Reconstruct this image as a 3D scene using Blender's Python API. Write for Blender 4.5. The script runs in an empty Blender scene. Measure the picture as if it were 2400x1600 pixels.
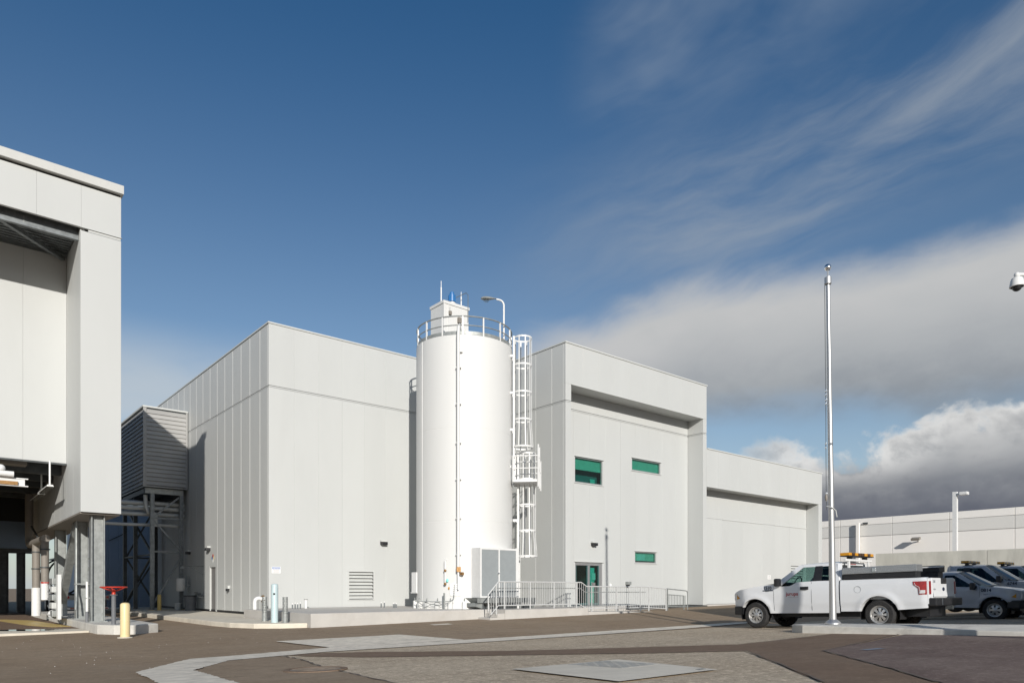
import bpy, bmesh, math, random
from mathutils import Vector, Matrix
random.seed(7)
R = math.radians
scene = bpy.context.scene
COL = scene.collection

# ------------------------------------------------------------------ camera
CH = 1.3                                   # lens height above the gutter line (world z = 0)
cam_d = bpy.data.cameras.new("camera")
cam = bpy.data.objects.new("camera", cam_d); COL.objects.link(cam)
cam.location = (0, 0, CH); cam.rotation_euler = (R(90), 0, R(-40))
cam_d.sensor_width = 36; cam_d.lens = 24.80; cam_d.shift_y = 0.2407
cam_d.clip_start = 0.1; cam_d.clip_end = 5000
scene.camera = cam

# ------------------------------------------------------------------ sun
T_SUN, E_SUN = 0.50, 0.39                  # sideways run and drop of the sunlight per metre of +y
sd = Vector((T_SUN, 1.0, -E_SUN)).normalized()
sun_d = bpy.data.lights.new("sun", 'SUN'); sun = bpy.data.objects.new("sun", sun_d); COL.objects.link(sun)
sun_d.energy = 4.6; sun_d.angle = R(0.53); sun_d.color = (1.0, 0.955, 0.885)
sun.rotation_euler = sd.to_track_quat('-Z', 'Y').to_euler(); sun.location = (0, -20, 40)
SUN_EL = math.asin(-sd.z); SUN_AZ = math.atan2(-sd.x, -sd.y)

# ------------------------------------------------------------------ world: Nishita sky with clouds by direction
world = bpy.data.worlds.new("World"); scene.world = world; world.use_nodes = True
nt = world.node_tree; nt.nodes.clear()
class X:                                    # tiny expression builder for math nodes
    nt = None
    def __init__(s, sock): s.s = sock
    @staticmethod
    def m(op, *a, clamp=False):
        n = X.nt.nodes.new('ShaderNodeMath'); n.operation = op; n.use_clamp = clamp
        for i, q in enumerate(a):
            if isinstance(q, X): X.nt.links.new(q.s, n.inputs[i])
            else: n.inputs[i].default_value = q
        return X(n.outputs[0])
    def __add__(s, o): return X.m('ADD', s, o)
    __radd__ = __add__
    def __sub__(s, o): return X.m('SUBTRACT', s, o)
    def __rsub__(s, o): return X.m('SUBTRACT', o, s)
    def __mul__(s, o): return X.m('MULTIPLY', s, o)
    __rmul__ = __mul__
    def __truediv__(s, o): return X.m('DIVIDE', s, o)
def sstep(x, a, b):
    n = X.nt.nodes.new('ShaderNodeMapRange'); n.interpolation_type = 'SMOOTHSTEP'
    X.nt.links.new(x.s, n.inputs[0]); n.inputs[1].default_value = a; n.inputs[2].default_value = b
    n.inputs[3].default_value = 0.0; n.inputs[4].default_value = 1.0
    if a > b:
        n.inputs[1].default_value = b; n.inputs[2].default_value = a
        n.inputs[3].default_value = 1.0; n.inputs[4].default_value = 0.0
    return X(n.outputs[0])
def xmin(a, b): return X.m('MINIMUM', a, b)
def xmax(a, b): return X.m('MAXIMUM', a, b)
def comb(x, y, z=0.0):
    n = X.nt.nodes.new('ShaderNodeCombineXYZ')
    for i, q in enumerate((x, y, z)):
        if isinstance(q, X): X.nt.links.new(q.s, n.inputs[i])
        else: n.inputs[i].default_value = q
    return n.outputs[0]
def xnoise(vec, scale, detail=5, rough=0.55, dist=0.0):
    n = X.nt.nodes.new('ShaderNodeTexNoise'); X.nt.links.new(vec, n.inputs['Vector'])
    n.inputs['Scale'].default_value = scale; n.inputs['Detail'].default_value = detail
    n.inputs['Roughness'].default_value = rough; n.inputs['Distortion'].default_value = dist
    return X(n.outputs['Fac'])
def xmix(f, a, b):
    n = X.nt.nodes.new('ShaderNodeMix'); n.data_type = 'RGBA'
    X.nt.links.new(f.s, n.inputs[0])
    for i, q in ((6, a), (7, b)):
        if isinstance(q, tuple): n.inputs[i].default_value = (*q, 1)
        else: X.nt.links.new(q, n.inputs[i])
    return n.outputs[2]
X.nt = nt
tc = nt.nodes.new('ShaderNodeTexCoord'); sp = nt.nodes.new('ShaderNodeSeparateXYZ')
nt.links.new(tc.outputs['Generated'], sp.inputs[0])
dx, dy, dz = X(sp.outputs[0]), X(sp.outputs[1]), X(sp.outputs[2])
s40, c40 = math.sin(R(40)), math.cos(R(40))
az = X.m('ARCTAN2', c40 * dx - s40 * dy, s40 * dx + c40 * dy)
el = X.m('ARCSINE', X.m('MINIMUM', X.m('MAXIMUM', dz, -1.0), 1.0))
sky = nt.nodes.new('ShaderNodeTexSky'); sky.sky_type = 'NISHITA'; sky.sun_disc = False
sky.sun_elevation = SUN_EL; sky.sun_rotation = SUN_AZ
sky.air_density = 1.0; sky.dust_density = 0.6; sky.ozone_density = 2.2
hs = nt.nodes.new('ShaderNodeHueSaturation'); nt.links.new(sky.outputs[0], hs.inputs['Color'])
hs.inputs['Saturation'].default_value = 1.0; hs.inputs['Value'].default_value = 1.0
deep = sstep(el, 0.22, 0.80)
tint = xmix(deep, (1.0, 1.0, 0.99), (0.30, 0.67, 0.90))
mm = nt.nodes.new('ShaderNodeMix'); mm.data_type = 'RGBA'; mm.blend_type = 'MULTIPLY'; mm.inputs[0].default_value = 1.0
nt.links.new(hs.outputs[0], mm.inputs[6]); nt.links.new(tint, mm.inputs[7])
skyc = mm.outputs[2]
BG = 0.10
def cl(r, g, b): return (r / BG, g / BG, b / BG)
q = el - 0.20 * az                                    # along the streaks
warp = xnoise(comb(az * 1.0, el * 1.6), 2.6, 3, 0.5)
wz = (warp - 0.5)
st1 = xnoise(comb(az * 1.6 + wz * 0.7, q * 7.5 + wz * 1.4), 1.0, 6, 0.56, 0.35)
st2 = xnoise(comb(az * 4.0 + 7.0, q * 15.0 + wz * 2.5 + 3.0), 1.0, 6, 0.62, 0.25)
big = xnoise(comb(az * 2.0 + 1.7, el * 4.0 + 2.2), 1.6, 4, 0.55)
fine = xnoise(comb(az * 9.0, el * 13.0), 1.6, 7, 0.6)
# cirrus band rising to the right
band = sstep(q, 0.30, 0.41) * sstep(q, 0.56, 0.43) * sstep(az, -0.12, 0.35)
cir = band * sstep(st1 * 0.72 + st2 * 0.28, 0.37, 0.66) * 0.72
wisp = sstep(q, 0.50, 0.58) * sstep(q, 0.80, 0.62) * sstep(az, 0.05, 0.2) * sstep(az, 0.75, 0.3) * sstep(st1 * 0.5 + big * 0.5, 0.42, 0.66) * 0.45
lowleft = sstep(el, 0.34, 0.25) * sstep(az, -0.15, -0.45) * sstep(big * 0.6 + st1 * 0.4, 0.34, 0.56) * 0.75
veil = sstep(el, 0.30, 0.06) * 0.45                   # whitish sky low down
# main grey bank
edge_top = 0.366 + 0.055 * sstep(az, 0.02, 0.30) - 0.02 * sstep(az, 0.40, 0.9) - 0.20 * sstep(az, 0.03, -0.30) + (big - 0.5) * 0.06 + wz * 0.05 + (st2 - 0.5) * 0.04
bank_t = sstep(edge_top - el + (fine - 0.5) * 0.02, -0.003, 0.055)
gap = 0.215 + (big - 0.5) * 0.10 + wz * 0.10 + (fine - 0.5) * 0.03
bank_b = xmax(sstep(el - gap, -0.02, 0.05), sstep(az, 0.30, 0.12) * 0.9)
bank = bank_t * bank_b * sstep(az, -0.10, 0.12)
bank_dark = sstep(edge_top - el, 0.05, 0.20)
bank_col = xmix(bank_dark, cl(.54, .545, .55), cl(.25, .282, .320))
bank_col = xmix(sstep(fine * 0.5 + big * 0.5, 0.40, 0.62) * 0.35, bank_col, cl(.47, .49, .50))
# low cumulus with bright top and dark base
puff = xnoise(comb(az * 7.0 + 2.0, el * 9.0), 1.9, 7, 0.56, 0.2)
cu_top = 0.178 + 0.035 * sstep(az, 0.50, 0.64) + (puff - 0.5) * 0.13 + 0.02 * sstep(az, 0.47, 0.53) * sstep(az, 0.60, 0.55)
cu = sstep(cu_top - el, -0.006, 0.016) * sstep(az, 0.24, 0.40)
lit = sstep(puff * 0.55 + big * 0.45, 0.34, 0.50)                 # which heads the sun catches
cu_d = sstep(cu_top - el + (puff - 0.5) * 0.06, 0.008, 0.060)
cu_col = xmix(cu_d, xmix(lit, cl(.40, .41, .425), cl(.74, .74, .73)), cl(.33, .345, .365))
cu_col = xmix(sstep(fine * 0.6 + puff * 0.4, 0.46, 0.62) * sstep(el, 0.07, 0.13) * 0.5, cu_col, cl(.46, .465, .47))
cu_col = xmix(sstep(el + (puff - 0.5) * 0.07, 0.165, 0.085), cu_col, cl(.120, .130, .163))
c0 = xmix(veil, skyc, cl(.46, .53, .58))
c0 = xmix(lowleft, c0, cl(.52, .57, .61))
c0 = xmix(wisp, c0, cl(.30, .36, .44))
c0 = xmix(cir, c0, cl(.36, .40, .445))
c0 = xmix(bank, c0, bank_col)
c0 = xmix(cu, c0, cu_col)
bg = nt.nodes.new('ShaderNodeBackground'); wo = nt.nodes.new('ShaderNodeOutputWorld')
nt.links.new(c0, bg.inputs[0]); bg.inputs[1].default_value = BG
nt.links.new(bg.outputs[0], wo.inputs[0])

scene.view_settings.view_transform = 'Standard'; scene.view_settings.look = 'None'
scene.view_settings.exposure = 0.0; scene.view_settings.gamma = 1.0
scene.view_settings.use_curve_mapping = False

# ------------------------------------------------------------------ materials
def nmat(name): 
    m = bpy.data.materials.new(name); m.use_nodes = True
    t = m.node_tree; b = t.nodes['Principled BSDF']; return m, t, b
def mat(name, col, rough=0.5, metal=0.0, var=0.05, scale=3.0, bump=0.0, bscale=60.0, spec=None, coat=0.0, stretch=(1, 1, 1), dirt=None, dirt_amt=0.0, dscale=0.7, rand=0.0):
    m, t, b = nmat(name); X.nt = t
    g = t.nodes.new('ShaderNodeNewGeometry')
    mp = t.nodes.new('ShaderNodeMapping'); t.links.new(g.outputs['Position'], mp.inputs[0]); mp.inputs['Scale'].default_value = stretch
    n = xnoise(mp.outputs[0], scale, 6, 0.62)
    lo = tuple(max(0, c * (1 - var)) for c in col); hi = tuple(min(1, c * (1 + var)) for c in col)
    c = xmix(sstep(n, 0.3, 0.7), lo, hi)
    if dirt:
        d = xnoise(mp.outputs[0], dscale, 8, 0.65, 0.4)
        c = xmix(sstep(d, 0.50, 0.72) * dirt_amt, c, dirt)
    if rand:
        oi = t.nodes.new('ShaderNodeObjectInfo'); rm = X(oi.outputs['Random'])
        hv = t.nodes.new('ShaderNodeHueSaturation'); t.links.new(c, hv.inputs['Color']); t.links.new((1.0 - rand + rm * (2 * rand)).s, hv.inputs['Value']); c = hv.outputs[0]
    t.links.new(c, b.inputs['Base Color'])
    b.inputs['Roughness'].default_value = rough; b.inputs['Metallic'].default_value = metal
    if spec is not None: b.inputs['Specular IOR Level'].default_value = spec
    if coat: b.inputs['Coat Weight'].default_value = coat; b.inputs['Coat Roughness'].default_value = 0.05
    if bump:
        k = xnoise(g.outputs['Position'], bscale, 4, 0.6)
        bp = t.nodes.new('ShaderNodeBump'); bp.inputs['Strength'].default_value = bump; bp.inputs['Distance'].default_value = 0.01
        t.links.new(k.s, bp.inputs['Height']); t.links.new(bp.outputs[0], b.inputs['Normal'])
    return m
def asphalt(name, col, light, speck, patch):
    m, t, b = nmat(name); X.nt = t
    g = t.nodes.new('ShaderNodeNewGeometry'); P = g.outputs['Position']
    n1 = xnoise(P, 0.35, 5, 0.6, 0.5); n2 = xnoise(P, 30.0, 3, 0.75); n3 = xnoise(P, 3.2, 6, 0.7); n4 = xnoise(P, 0.8, 6, 0.7, 0.8); n6 = xnoise(P, 11.0, 5, 0.78)
    mp = t.nodes.new('ShaderNodeMapping'); t.links.new(P, mp.inputs[0]); mp.inputs['Scale'].default_value = (0.35, 5.0, 1)
    n5 = xnoise(mp.outputs[0], 0.9, 4, 0.6)
    c = xmix(sstep(n1, 0.35, 0.65) * patch, col, light)
    c = xmix(sstep(n5, 0.42, 0.66) * 0.35, c, tuple(q * 0.74 for q in col))
    c = xmix(sstep(n3, 0.34, 0.70) * 0.40, c, tuple(q * 0.72 for q in col))
    n7 = xnoise(P, 1.7, 7, 0.72, 1.2)
    c = xmix(sstep(n4, 0.57, 0.72) * 0.50, c, tuple(q * 0.58 for q in col))
    c = xmix(sstep(n7, 0.64, 0.72) * 0.55, c, tuple(q * 0.45 for q in col))
    c = xmix(sstep(n7, 0.40, 0.30) * 0.30, c, tuple(min(1, q * 1.2) for q in light))
    c = xmix(sstep(n6, 0.52, 0.66) * speck, c, tuple(min(1, q * 1.45) for q in light))
    c = xmix(sstep(n6, 0.46, 0.34) * speck, c, tuple(q * 0.55 for q in col))
    c = xmix(sstep(n2, 0.58, 0.72) * speck * .8, c, tuple(min(1, q * 1.8) for q in light))
    c = xmix(sstep(n2, 0.44, 0.30) * speck * .8, c, tuple(q * 0.45 for q in col))
    t.links.new(c, b.inputs['Base Color']); b.inputs['Roughness'].default_value = 0.95
    b.inputs['Specular IOR Level'].default_value = 0.15
    bp = t.nodes.new('ShaderNodeBump'); bp.inputs['Strength'].default_value = 0.5; bp.inputs['Distance'].default_value = 0.012
    t.links.new(n2.s, bp.inputs['Height']); t.links.new(bp.outputs[0], b.inputs['Normal'])
    return m
M = {}
M['panel'] = mat('white_panel', (0.502, 0.512, 0.502), .55, 0, .018, .7, stretch=(1, 1, .25), dirt=(0.435, 0.440, 0.425), dirt_amt=.12, dscale=.5, rand=.010)
M['panel_side'] = M['panel']
M['silo'] = mat('silo_white', (0.655, 0.655, 0.640), .42, 0, .015, .8, stretch=(1, 1, .2), dirt=(0.580, 0.575, 0.555), dirt_amt=.25, dscale=.8)
M['white'] = mat('white_paint', (0.700, 0.700, 0.690), .4, 0, .03, 6)
M['trim'] = mat('white_trim', (0.530, 0.540, 0.525), .45, 0, .03, 3)
M['gap'] = mat('joint_dark', (.44, .445, .43), .8)
M['fascia'] = mat('fascia', (0.525, 0.525, 0.503), .5, 0, .03, 2)
M['galv'] = mat('galvanised', (0.300, 0.315, 0.307), .5, .35, .16, 7, dirt=(0.390, 0.398, 0.390), dirt_amt=.5, dscale=3)
M['galv_dark'] = mat('galvanised_dull', (0.195, 0.210, 0.217), .5, .5, .2, 6)
M['steel'] = mat('dark_steel', (0.075, 0.083, 0.086), .55, .3, .25, 5)
M['alu'] = mat('brushed_aluminium', (0.520, 0.520, 0.520), .42, .80, .05, 5, stretch=(1, 1, .1))
M['louvre'] = mat('metal_siding', (0.345, 0.341, 0.330), .6, .05, .06, 2, stretch=(.4, .4, 2), rand=.06)
M['door_grey'] = mat('grey_door', (0.270, 0.292, 0.300), .5, 0, .04, 4)
M['door_tan'] = mat('dull_door', (0.188, 0.180, 0.176), .55, 0, .05, 3)
M['black'] = mat('black_plastic', (.018, .018, .02), .45, 0, .2, 8)
M['rubber'] = mat('tyre_rubber', (.022, .021, .021), .85, 0, .3, 20, dirt=(.06, .055, .05), dirt_amt=.5, dscale=6)
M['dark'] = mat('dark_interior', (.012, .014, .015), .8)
M['darkgreen'] = mat('dark_teal_lining', (0.035, 0.095, 0.095), .7)
M['conc'] = mat('concrete', (0.640, 0.585, 0.490), .85, 0, .08, 2.0, .25, 40, dirt=(0.420, 0.385, 0.320), dirt_amt=.45, dscale=.8)
M['plinth'] = mat('pale_concrete', (0.492, 0.471, 0.439), .85, 0, .05, 1.6, .2, 45, dirt=(0.410, 0.377, 0.336), dirt_amt=.5, dscale=1.0)
M['kerb'] = mat('kerb_concrete', (0.550, 0.530, 0.485), .85, 0, .10, 2.2, .3, 40, dirt=(0.330, 0.310, 0.280), dirt_amt=.6, dscale=1.1)
M['gutter'] = mat('gutter_concrete', (0.660, 0.600, 0.505), .9, 0, .14, 5, .3, 40, dirt=(0.400, 0.365, 0.305), dirt_amt=.75, dscale=1.5)
M['wallconc'] = mat('cast_concrete', (0.500, 0.490, 0.440), .85, 0, .10, 1.6, .2, 30, stretch=(1, 1, .35), dirt=(0.360, 0.350, 0.310), dirt_amt=.6, dscale=.9)
M['asphalt'] = asphalt('asphalt_smooth', (.275, .205, .140), (.33, .26, .19), .28, .6)
M['rough'] = asphalt('asphalt_rough', (.445, .36, .262), (.535, .445, .335), .85, .8)
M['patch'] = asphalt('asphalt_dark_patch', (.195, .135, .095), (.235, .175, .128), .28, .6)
M['purple'] = asphalt('asphalt_worn_dark', (.150, .108, .095), (.23, .18, .155), .50, .9)
M['lid'] = mat('cast_iron', (.21, .17, .135), .7, .2, .2, 9)
M['navy_clad'] = mat('dark_blue_cladding', (.10, .14, .20), .5)
M['lug'] = mat('worn_steel_cover', (.36, .35, .32), .55, .2, .12, 6)
M['rail'] = mat('grey_white_rail', (.58, .585, .58), .45, .1, .08, 7)
M['tar'] = mat('tar_seal', (0.115, 0.085, 0.066), .8, 0, .2, 8)
M['yellow'] = mat('yellow_paint', (0.576, 0.416, 0.136), .5, 0, .06, 4, dirt=(0.400, 0.320, 0.160), dirt_amt=.3)
M['cream'] = mat('pale_yellow_paint', (.74, .60, .33), .45, 0, .04, 3)
M['blue_pale'] = mat('pale_blue_paint', (0.480, 0.592, 0.608), .45, 0, .03, 4, dirt=(0.400, 0.464, 0.480), dirt_amt=.3)
M['red'] = mat('red_paint', (0.496, 0.036, 0.016), .4, 0, .08, 6)
M['blue'] = mat('blue_paint', (.03, .16, .40), .4, 0, .1, 8)
M['navy'] = mat('blue_black_print', (.015, .022, .05), .5, 0, .1, 9)
M['tan_pipe'] = mat('tan_lagging', (0.220, 0.198, 0.172), .6, 0, .06, 4)
M['greypost'] = mat('grey_post', (.14, .145, .155), .6, 0, .1, 5)
M['bluewall'] = mat('blue_grey_cladding', (.36, .44, .55), .5, 0, .05, 1)
M['farwall'] = mat('far_wall_paint', (0.860, 0.830, 0.785), .7, 0, .015, .4)
M['farband'] = mat('far_band_paint', (0.700, 0.685, 0.650), .7, 0, .015, .4)
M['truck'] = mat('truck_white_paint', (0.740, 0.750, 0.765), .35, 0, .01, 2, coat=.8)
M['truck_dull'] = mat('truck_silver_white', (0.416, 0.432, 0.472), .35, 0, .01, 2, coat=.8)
M['chrome'] = mat('chrome', (.80, .80, .80), .18, 1.0, .05, 6)
M['wheel'] = mat('steel_wheel', (.55, .54, .525), .38, .7, .08, 8)
M['tread'] = None
M['amber'] = mat('amber_lens', (0.600, 0.270, 0.012), .2, 0, .1, 10)
M['redlens'] = mat('red_lens', (.33, .008, .006), .15, 0, .25, 14, coat=1.0)
M['clearlens'] = mat('clear_lens', (.72, .72, .72), .15, .2, .1, 12)
M['brass'] = mat('brass', (.32, .18, .07), .5, .6, .2, 20)
M['redtext'] = mat('red_print', (.45, .03, .03), .5)
M['green'] = mat('green_sticker', (.01, .28, .13), .5)
M['signblue'] = mat('sign_blue', (.12, .20, .45), .5)
M['signwhite'] = mat('sign_white', (.80, .80, .79), .5)
M['signgrey'] = mat('sign_print', (.45, .42, .42), .6)
M['partition'] = mat('blue_green_partition', (.07, .20, .22), .7)
M['blind'] = mat('roller_blind', (.60, .66, .58), .8)
M['teal'] = mat('bright_teal', (.22, .72, .66), .5)
def tread_mat():
    m, t, b = nmat('diamond_tread_plate'); X.nt = t
    tcn = t.nodes.new('ShaderNodeTexCoord')
    w1 = t.nodes.new('ShaderNodeTexVoronoi'); t.links.new(tcn.outputs['Object'], w1.inputs['Vector']); w1.inputs['Scale'].default_value = 55
    c = xmix(sstep(X(w1.outputs['Distance']), .1, .6), (.60, .61, .61), (.42, .43, .44)); t.links.new(c, b.inputs['Base Color'])
    b.inputs['Metallic'].default_value = .75; b.inputs['Roughness'].default_value = .36
    bp = t.nodes.new('ShaderNodeBump'); bp.inputs['Strength'].default_value = .7; t.links.new(w1.outputs['Distance'], bp.inputs['Height']); t.links.new(bp.outputs[0], b.inputs['Normal'])
    return m
M['tread'] = tread_mat()
def glass(name, tint, gloss=.9, rough=0.0):
    m = bpy.data.materials.new(name); m.use_nodes = True; t = m.node_tree; t.nodes.clear(); X.nt = t
    o = t.nodes.new('ShaderNodeOutputMaterial'); mx = t.nodes.new('ShaderNodeMixShader')
    tr = t.nodes.new('ShaderNodeBsdfTransparent'); gl = t.nodes.new('ShaderNodeBsdfGlossy'); lw = t.nodes.new('ShaderNodeLayerWeight'); lw.inputs[0].default_value = .5
    gl.inputs['Roughness'].default_value = rough
    f = X.m('POWER', X(lw.outputs['Facing']), 4.0) * .9 + .035
    tr.inputs[0].default_value = (*tint, 1); gl.inputs[0].default_value = (gloss, gloss, gloss, 1)
    t.links.new(f.s, mx.inputs[0]); t.links.new(tr.outputs[0], mx.inputs[1]); t.links.new(gl.outputs[0], mx.inputs[2]); t.links.new(mx.outputs[0], o.inputs[0])
    return m
M['bglass'] = glass('green_glass', (.45, .74, .69))
M['cglass'] = glass('car_glass', (.45, .60, .57))
M['dglass'] = glass('dark_car_glass', (.12, .18, .20))
M['dome'] = glass('smoked_dome', (.06, .06, .07))
M['lampglass'] = glass('lamp_glass', (.8, .8, .78))

# ------------------------------------------------------------------ mesh builder and scene helpers
class MB:
    def __init__(s): s.v = []; s.f = []; s.sm = []
    def add(s, vs, fs, smooth=False):
        o = len(s.v); s.v += [tuple(p) for p in vs]
        for f in fs: s.f.append(tuple(i + o for i in f)); s.sm.append(smooth)
        return s
    def box(s, x0, x1, y0, y1, z0, z1):
        vs = [(x0, y0, z0), (x1, y0, z0), (x1, y1, z0), (x0, y1, z0), (x0, y0, z1), (x1, y0, z1), (x1, y1, z1), (x0, y1, z1)]
        return s.add(vs, [(0, 3, 2, 1), (4, 5, 6, 7), (0, 1, 5, 4), (1, 2, 6, 5), (2, 3, 7, 6), (3, 0, 4, 7)])
    def bar(s, p, q, w, h, up=(0, 0, 1)):
        p, q = Vector(p), Vector(q); d = (q - p).normalized(); up = Vector(up)
        a = d.cross(up)
        if a.length < 1e-4: a = d.cross(Vector((1, 0, 0)))
        a.normalize(); b = a.cross(d).normalized(); vs = []
        for c in (p, q):
            for sx, sy in ((-1, -1), (1, -1), (1, 1), (-1, 1)): vs.append(c + a * w / 2 * sx + b * h / 2 * sy)
        return s.add(vs, [(0, 1, 2, 3), (7, 6, 5, 4), (0, 4, 5, 1), (1, 5, 6, 2), (2, 6, 7, 3), (3, 7, 4, 0)])
    def tube(s, pts, r, n=10, caps=True, closed=False, r1=None):
        pts = [Vector(p) for p in pts]; k = len(pts); vs = []; prev = None
        for i, p in enumerate(pts):
            if closed: d = pts[(i + 1) % k] - pts[i - 1]
            else: d = (pts[min(i + 1, k - 1)] - pts[max(i - 1, 0)])
            d.normalize()
            if prev is None:
                a = d.cross(Vector((0, 0, 1)))
                if a.length < 1e-3: a = d.cross(Vector((1, 0, 0)))
                a.normalize()
            else: a = (prev - d * prev.dot(d)).normalized()
            prev = a; b = d.cross(a)
            rr = r if r1 is None else r + (r1 - r) * i / (k - 1)
            for j in range(n):
                t = 2 * math.pi * j / n; vs.append(p + a * math.cos(t) * rr + b * math.sin(t) * rr)
        fs = []
        for i in range(k if closed else k - 1):
            for j in range(n):
                i2 = (i + 1) % k; j2 = (j + 1) % n
                fs.append((i * n + j, i2 * n + j, i2 * n + j2, i * n + j2))
        s.add(vs, fs, True)
        if caps and not closed:
            s.add(vs[:n], [tuple(range(n - 1, -1, -1))]) ; s.add(vs[-n:], [tuple(range(n))])
        return s
    def cyl(s, p, q, r, n=16, r1=None): return s.tube([p, q], r, n, True, False, r1)
    def lathe(s, prof, c=(0, 0, 0), n=32, a0=0.0, a1=2 * math.pi):
        full = abs(a1 - a0 - 2 * math.pi) < 1e-6; m = n if full else n + 1; vs = []
        for (r, z) in prof:
            for j in range(m):
                t = a0 + (a1 - a0) * j / n; vs.append((c[0] + r * math.cos(t), c[1] + r * math.sin(t), c[2] + z))
        fs = []
        for i in range(len(prof) - 1):
            for j in range(n):
                j2 = (j + 1) % m; fs.append((i * m + j, i * m + j2, (i + 1) * m + j2, (i + 1) * m + j))
        return s.add(vs, fs, True)
    def prism(s, poly, off):
        off = Vector(off); n = len(poly); vs = [Vector(p) for p in poly]; vs += [p + off for p in vs]
        fs = [tuple(range(n)), tuple(range(2 * n - 1, n - 1, -1))] + [(i, i + n, (i + 1) % n + n, (i + 1) % n) for i in range(n)]
        return s.add(vs, fs)
    def grid(s, rows, smooth=True):
        m = len(rows[0]); vs = [p for r in rows for p in r]; fs = []
        for i in range(len(rows) - 1):
            for j in range(m - 1): fs.append((i * m + j, i * m + j + 1, (i + 1) * m + j + 1, (i + 1) * m + j))
        return s.add(vs, fs, smooth)
    def sphere(s, c, r, n=16, z0=-1.0, z1=1.0, sc=(1, 1, 1)):
        k = n // 2; a0, a1 = math.asin(z0), math.asin(z1); vs = []; fs = []
        for i in range(k + 1):
            a = a0 + (a1 - a0) * i / k
            for j in range(n):
                t = 2 * math.pi * j / n
                vs.append((c[0] + r * sc[0] * math.cos(a) * math.cos(t), c[1] + r * sc[1] * math.cos(a) * math.sin(t), c[2] + r * sc[2] * math.sin(a)))
        for i in range(k):
            for j in range(n): fs.append((i * n + j, i * n + (j + 1) % n, (i + 1) * n + (j + 1) % n, (i + 1) * n + j))
        return s.add(vs, fs, True)
    def build(s, name, material, parent=None, local=False, bevel=0.0, recalc=True, label=None):
        off = Vector((0, 0, 0))
        if parent is not None and not local: off = ORG.get(parent.name, Vector((0, 0, 0)))
        me = bpy.data.meshes.new(name)
        me.from_pydata([tuple(Vector(p) - off) for p in s.v], [], s.f)
        me.polygons.foreach_set('use_smooth', s.sm)
        if recalc or bevel:
            bm = bmesh.new(); bm.from_mesh(me)
            bmesh.ops.remove_doubles(bm, verts=bm.verts, dist=1e-5)
            bmesh.ops.recalc_face_normals(bm, faces=bm.faces)
            if bevel:
                es = [e for e in bm.edges if len(e.link_faces) == 2 and e.calc_face_angle(0) > R(40)]
                bmesh.ops.bevel(bm, geom=es, offset=bevel, segments=2, affect='EDGES', profile=0.6, clamp_overlap=True)
            bm.to_mesh(me); bm.free()
        me.update()
        if any(s.sm): me.set_sharp_from_angle(angle=R(38))
        if bevel: me.polygons.foreach_set('use_smooth', [False] * len(me.polygons)) if not any(s.sm) else None
        me.materials.append(material)
        o = bpy.data.objects.new(name, me); COL.objects.link(o)
        if parent is not None:
            o.parent = parent; ORG[o.name] = off
        if label: o['label'] = label
        return o
ORG = {}
def thing(name, label, cat, loc=(0, 0, 0), rotz=0.0, group=None, pitch=0.0):
    o = bpy.data.objects.new(name, None); COL.objects.link(o); o.location = loc; o.rotation_euler = (0, pitch, rotz)
    o.empty_display_size = .3
    o['label'] = label; o['category'] = cat
    if group: o['group'] = group
    ORG[o.name] = Vector(loc); return o
def tagm(o, label, cat, group=None):
    o['label'] = label; o['category'] = cat
    if group: o['group'] = group
    return o
def one(name, label, cat, mb, m, loc, group=None, bevel=0.0):        # a thing that is a single mesh
    e = bpy.data.objects.new("tmp", None)
    class P: pass
    off = Vector(loc); mb.v = [tuple(Vector(p) - off) for p in mb.v]
    o = mb.build(name, m, None, bevel=bevel); o.location = loc; bpy.data.objects.remove(e)
    return tagm(o, label, cat, group)
def struct(name, mb, m, **k):
    o = mb.build(name, m, **k); o['kind'] = 'structure'; return o
def copy_tree(o, parent=None):
    c = o.copy(); COL.objects.link(c); c.parent = parent
    for ch in list(o.children): copy_tree(ch, c)
    return c
def text(body, size, origin, rot, m, parent=None, name='lettering', extrude=.001, align='LEFT', bold=0.0, local=False, sx=1.0):
    cu = bpy.data.curves.new(name, 'FONT'); cu.body = body; cu.size = size; cu.extrude = extrude; cu.align_x = align; cu.offset = bold
    t = bpy.data.objects.new(name, cu); COL.objects.link(t); bpy.context.view_layer.update()
    me = bpy.data.meshes.new_from_object(t.evaluated_get(bpy.context.evaluated_depsgraph_get()))
    bpy.data.objects.remove(t); me.name = name
    me.materials.clear(); me.materials.append(m)
    off = Vector((0, 0, 0)) if (local or parent is None) else ORG.get(parent.name, Vector((0, 0, 0)))
    me.transform(Matrix.Translation(Vector(origin) - off) @ rot.to_4x4() @ Matrix.Diagonal((sx, 1, 1, 1)))
    o = bpy.data.objects.new(name, me); COL.objects.link(o)
    if parent is not None: o.parent = parent; ORG[o.name] = off
    return o
ROT_FRONT = Matrix(((1, 0, 0), (0, 0, -1), (0, 1, 0)))                 # letters read on a face turned to -y
ROT_SIDE = Matrix(((0, 0, -1), (-1, 0, 0), (0, 1, 0)))                 # on a face turned to -x

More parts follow.
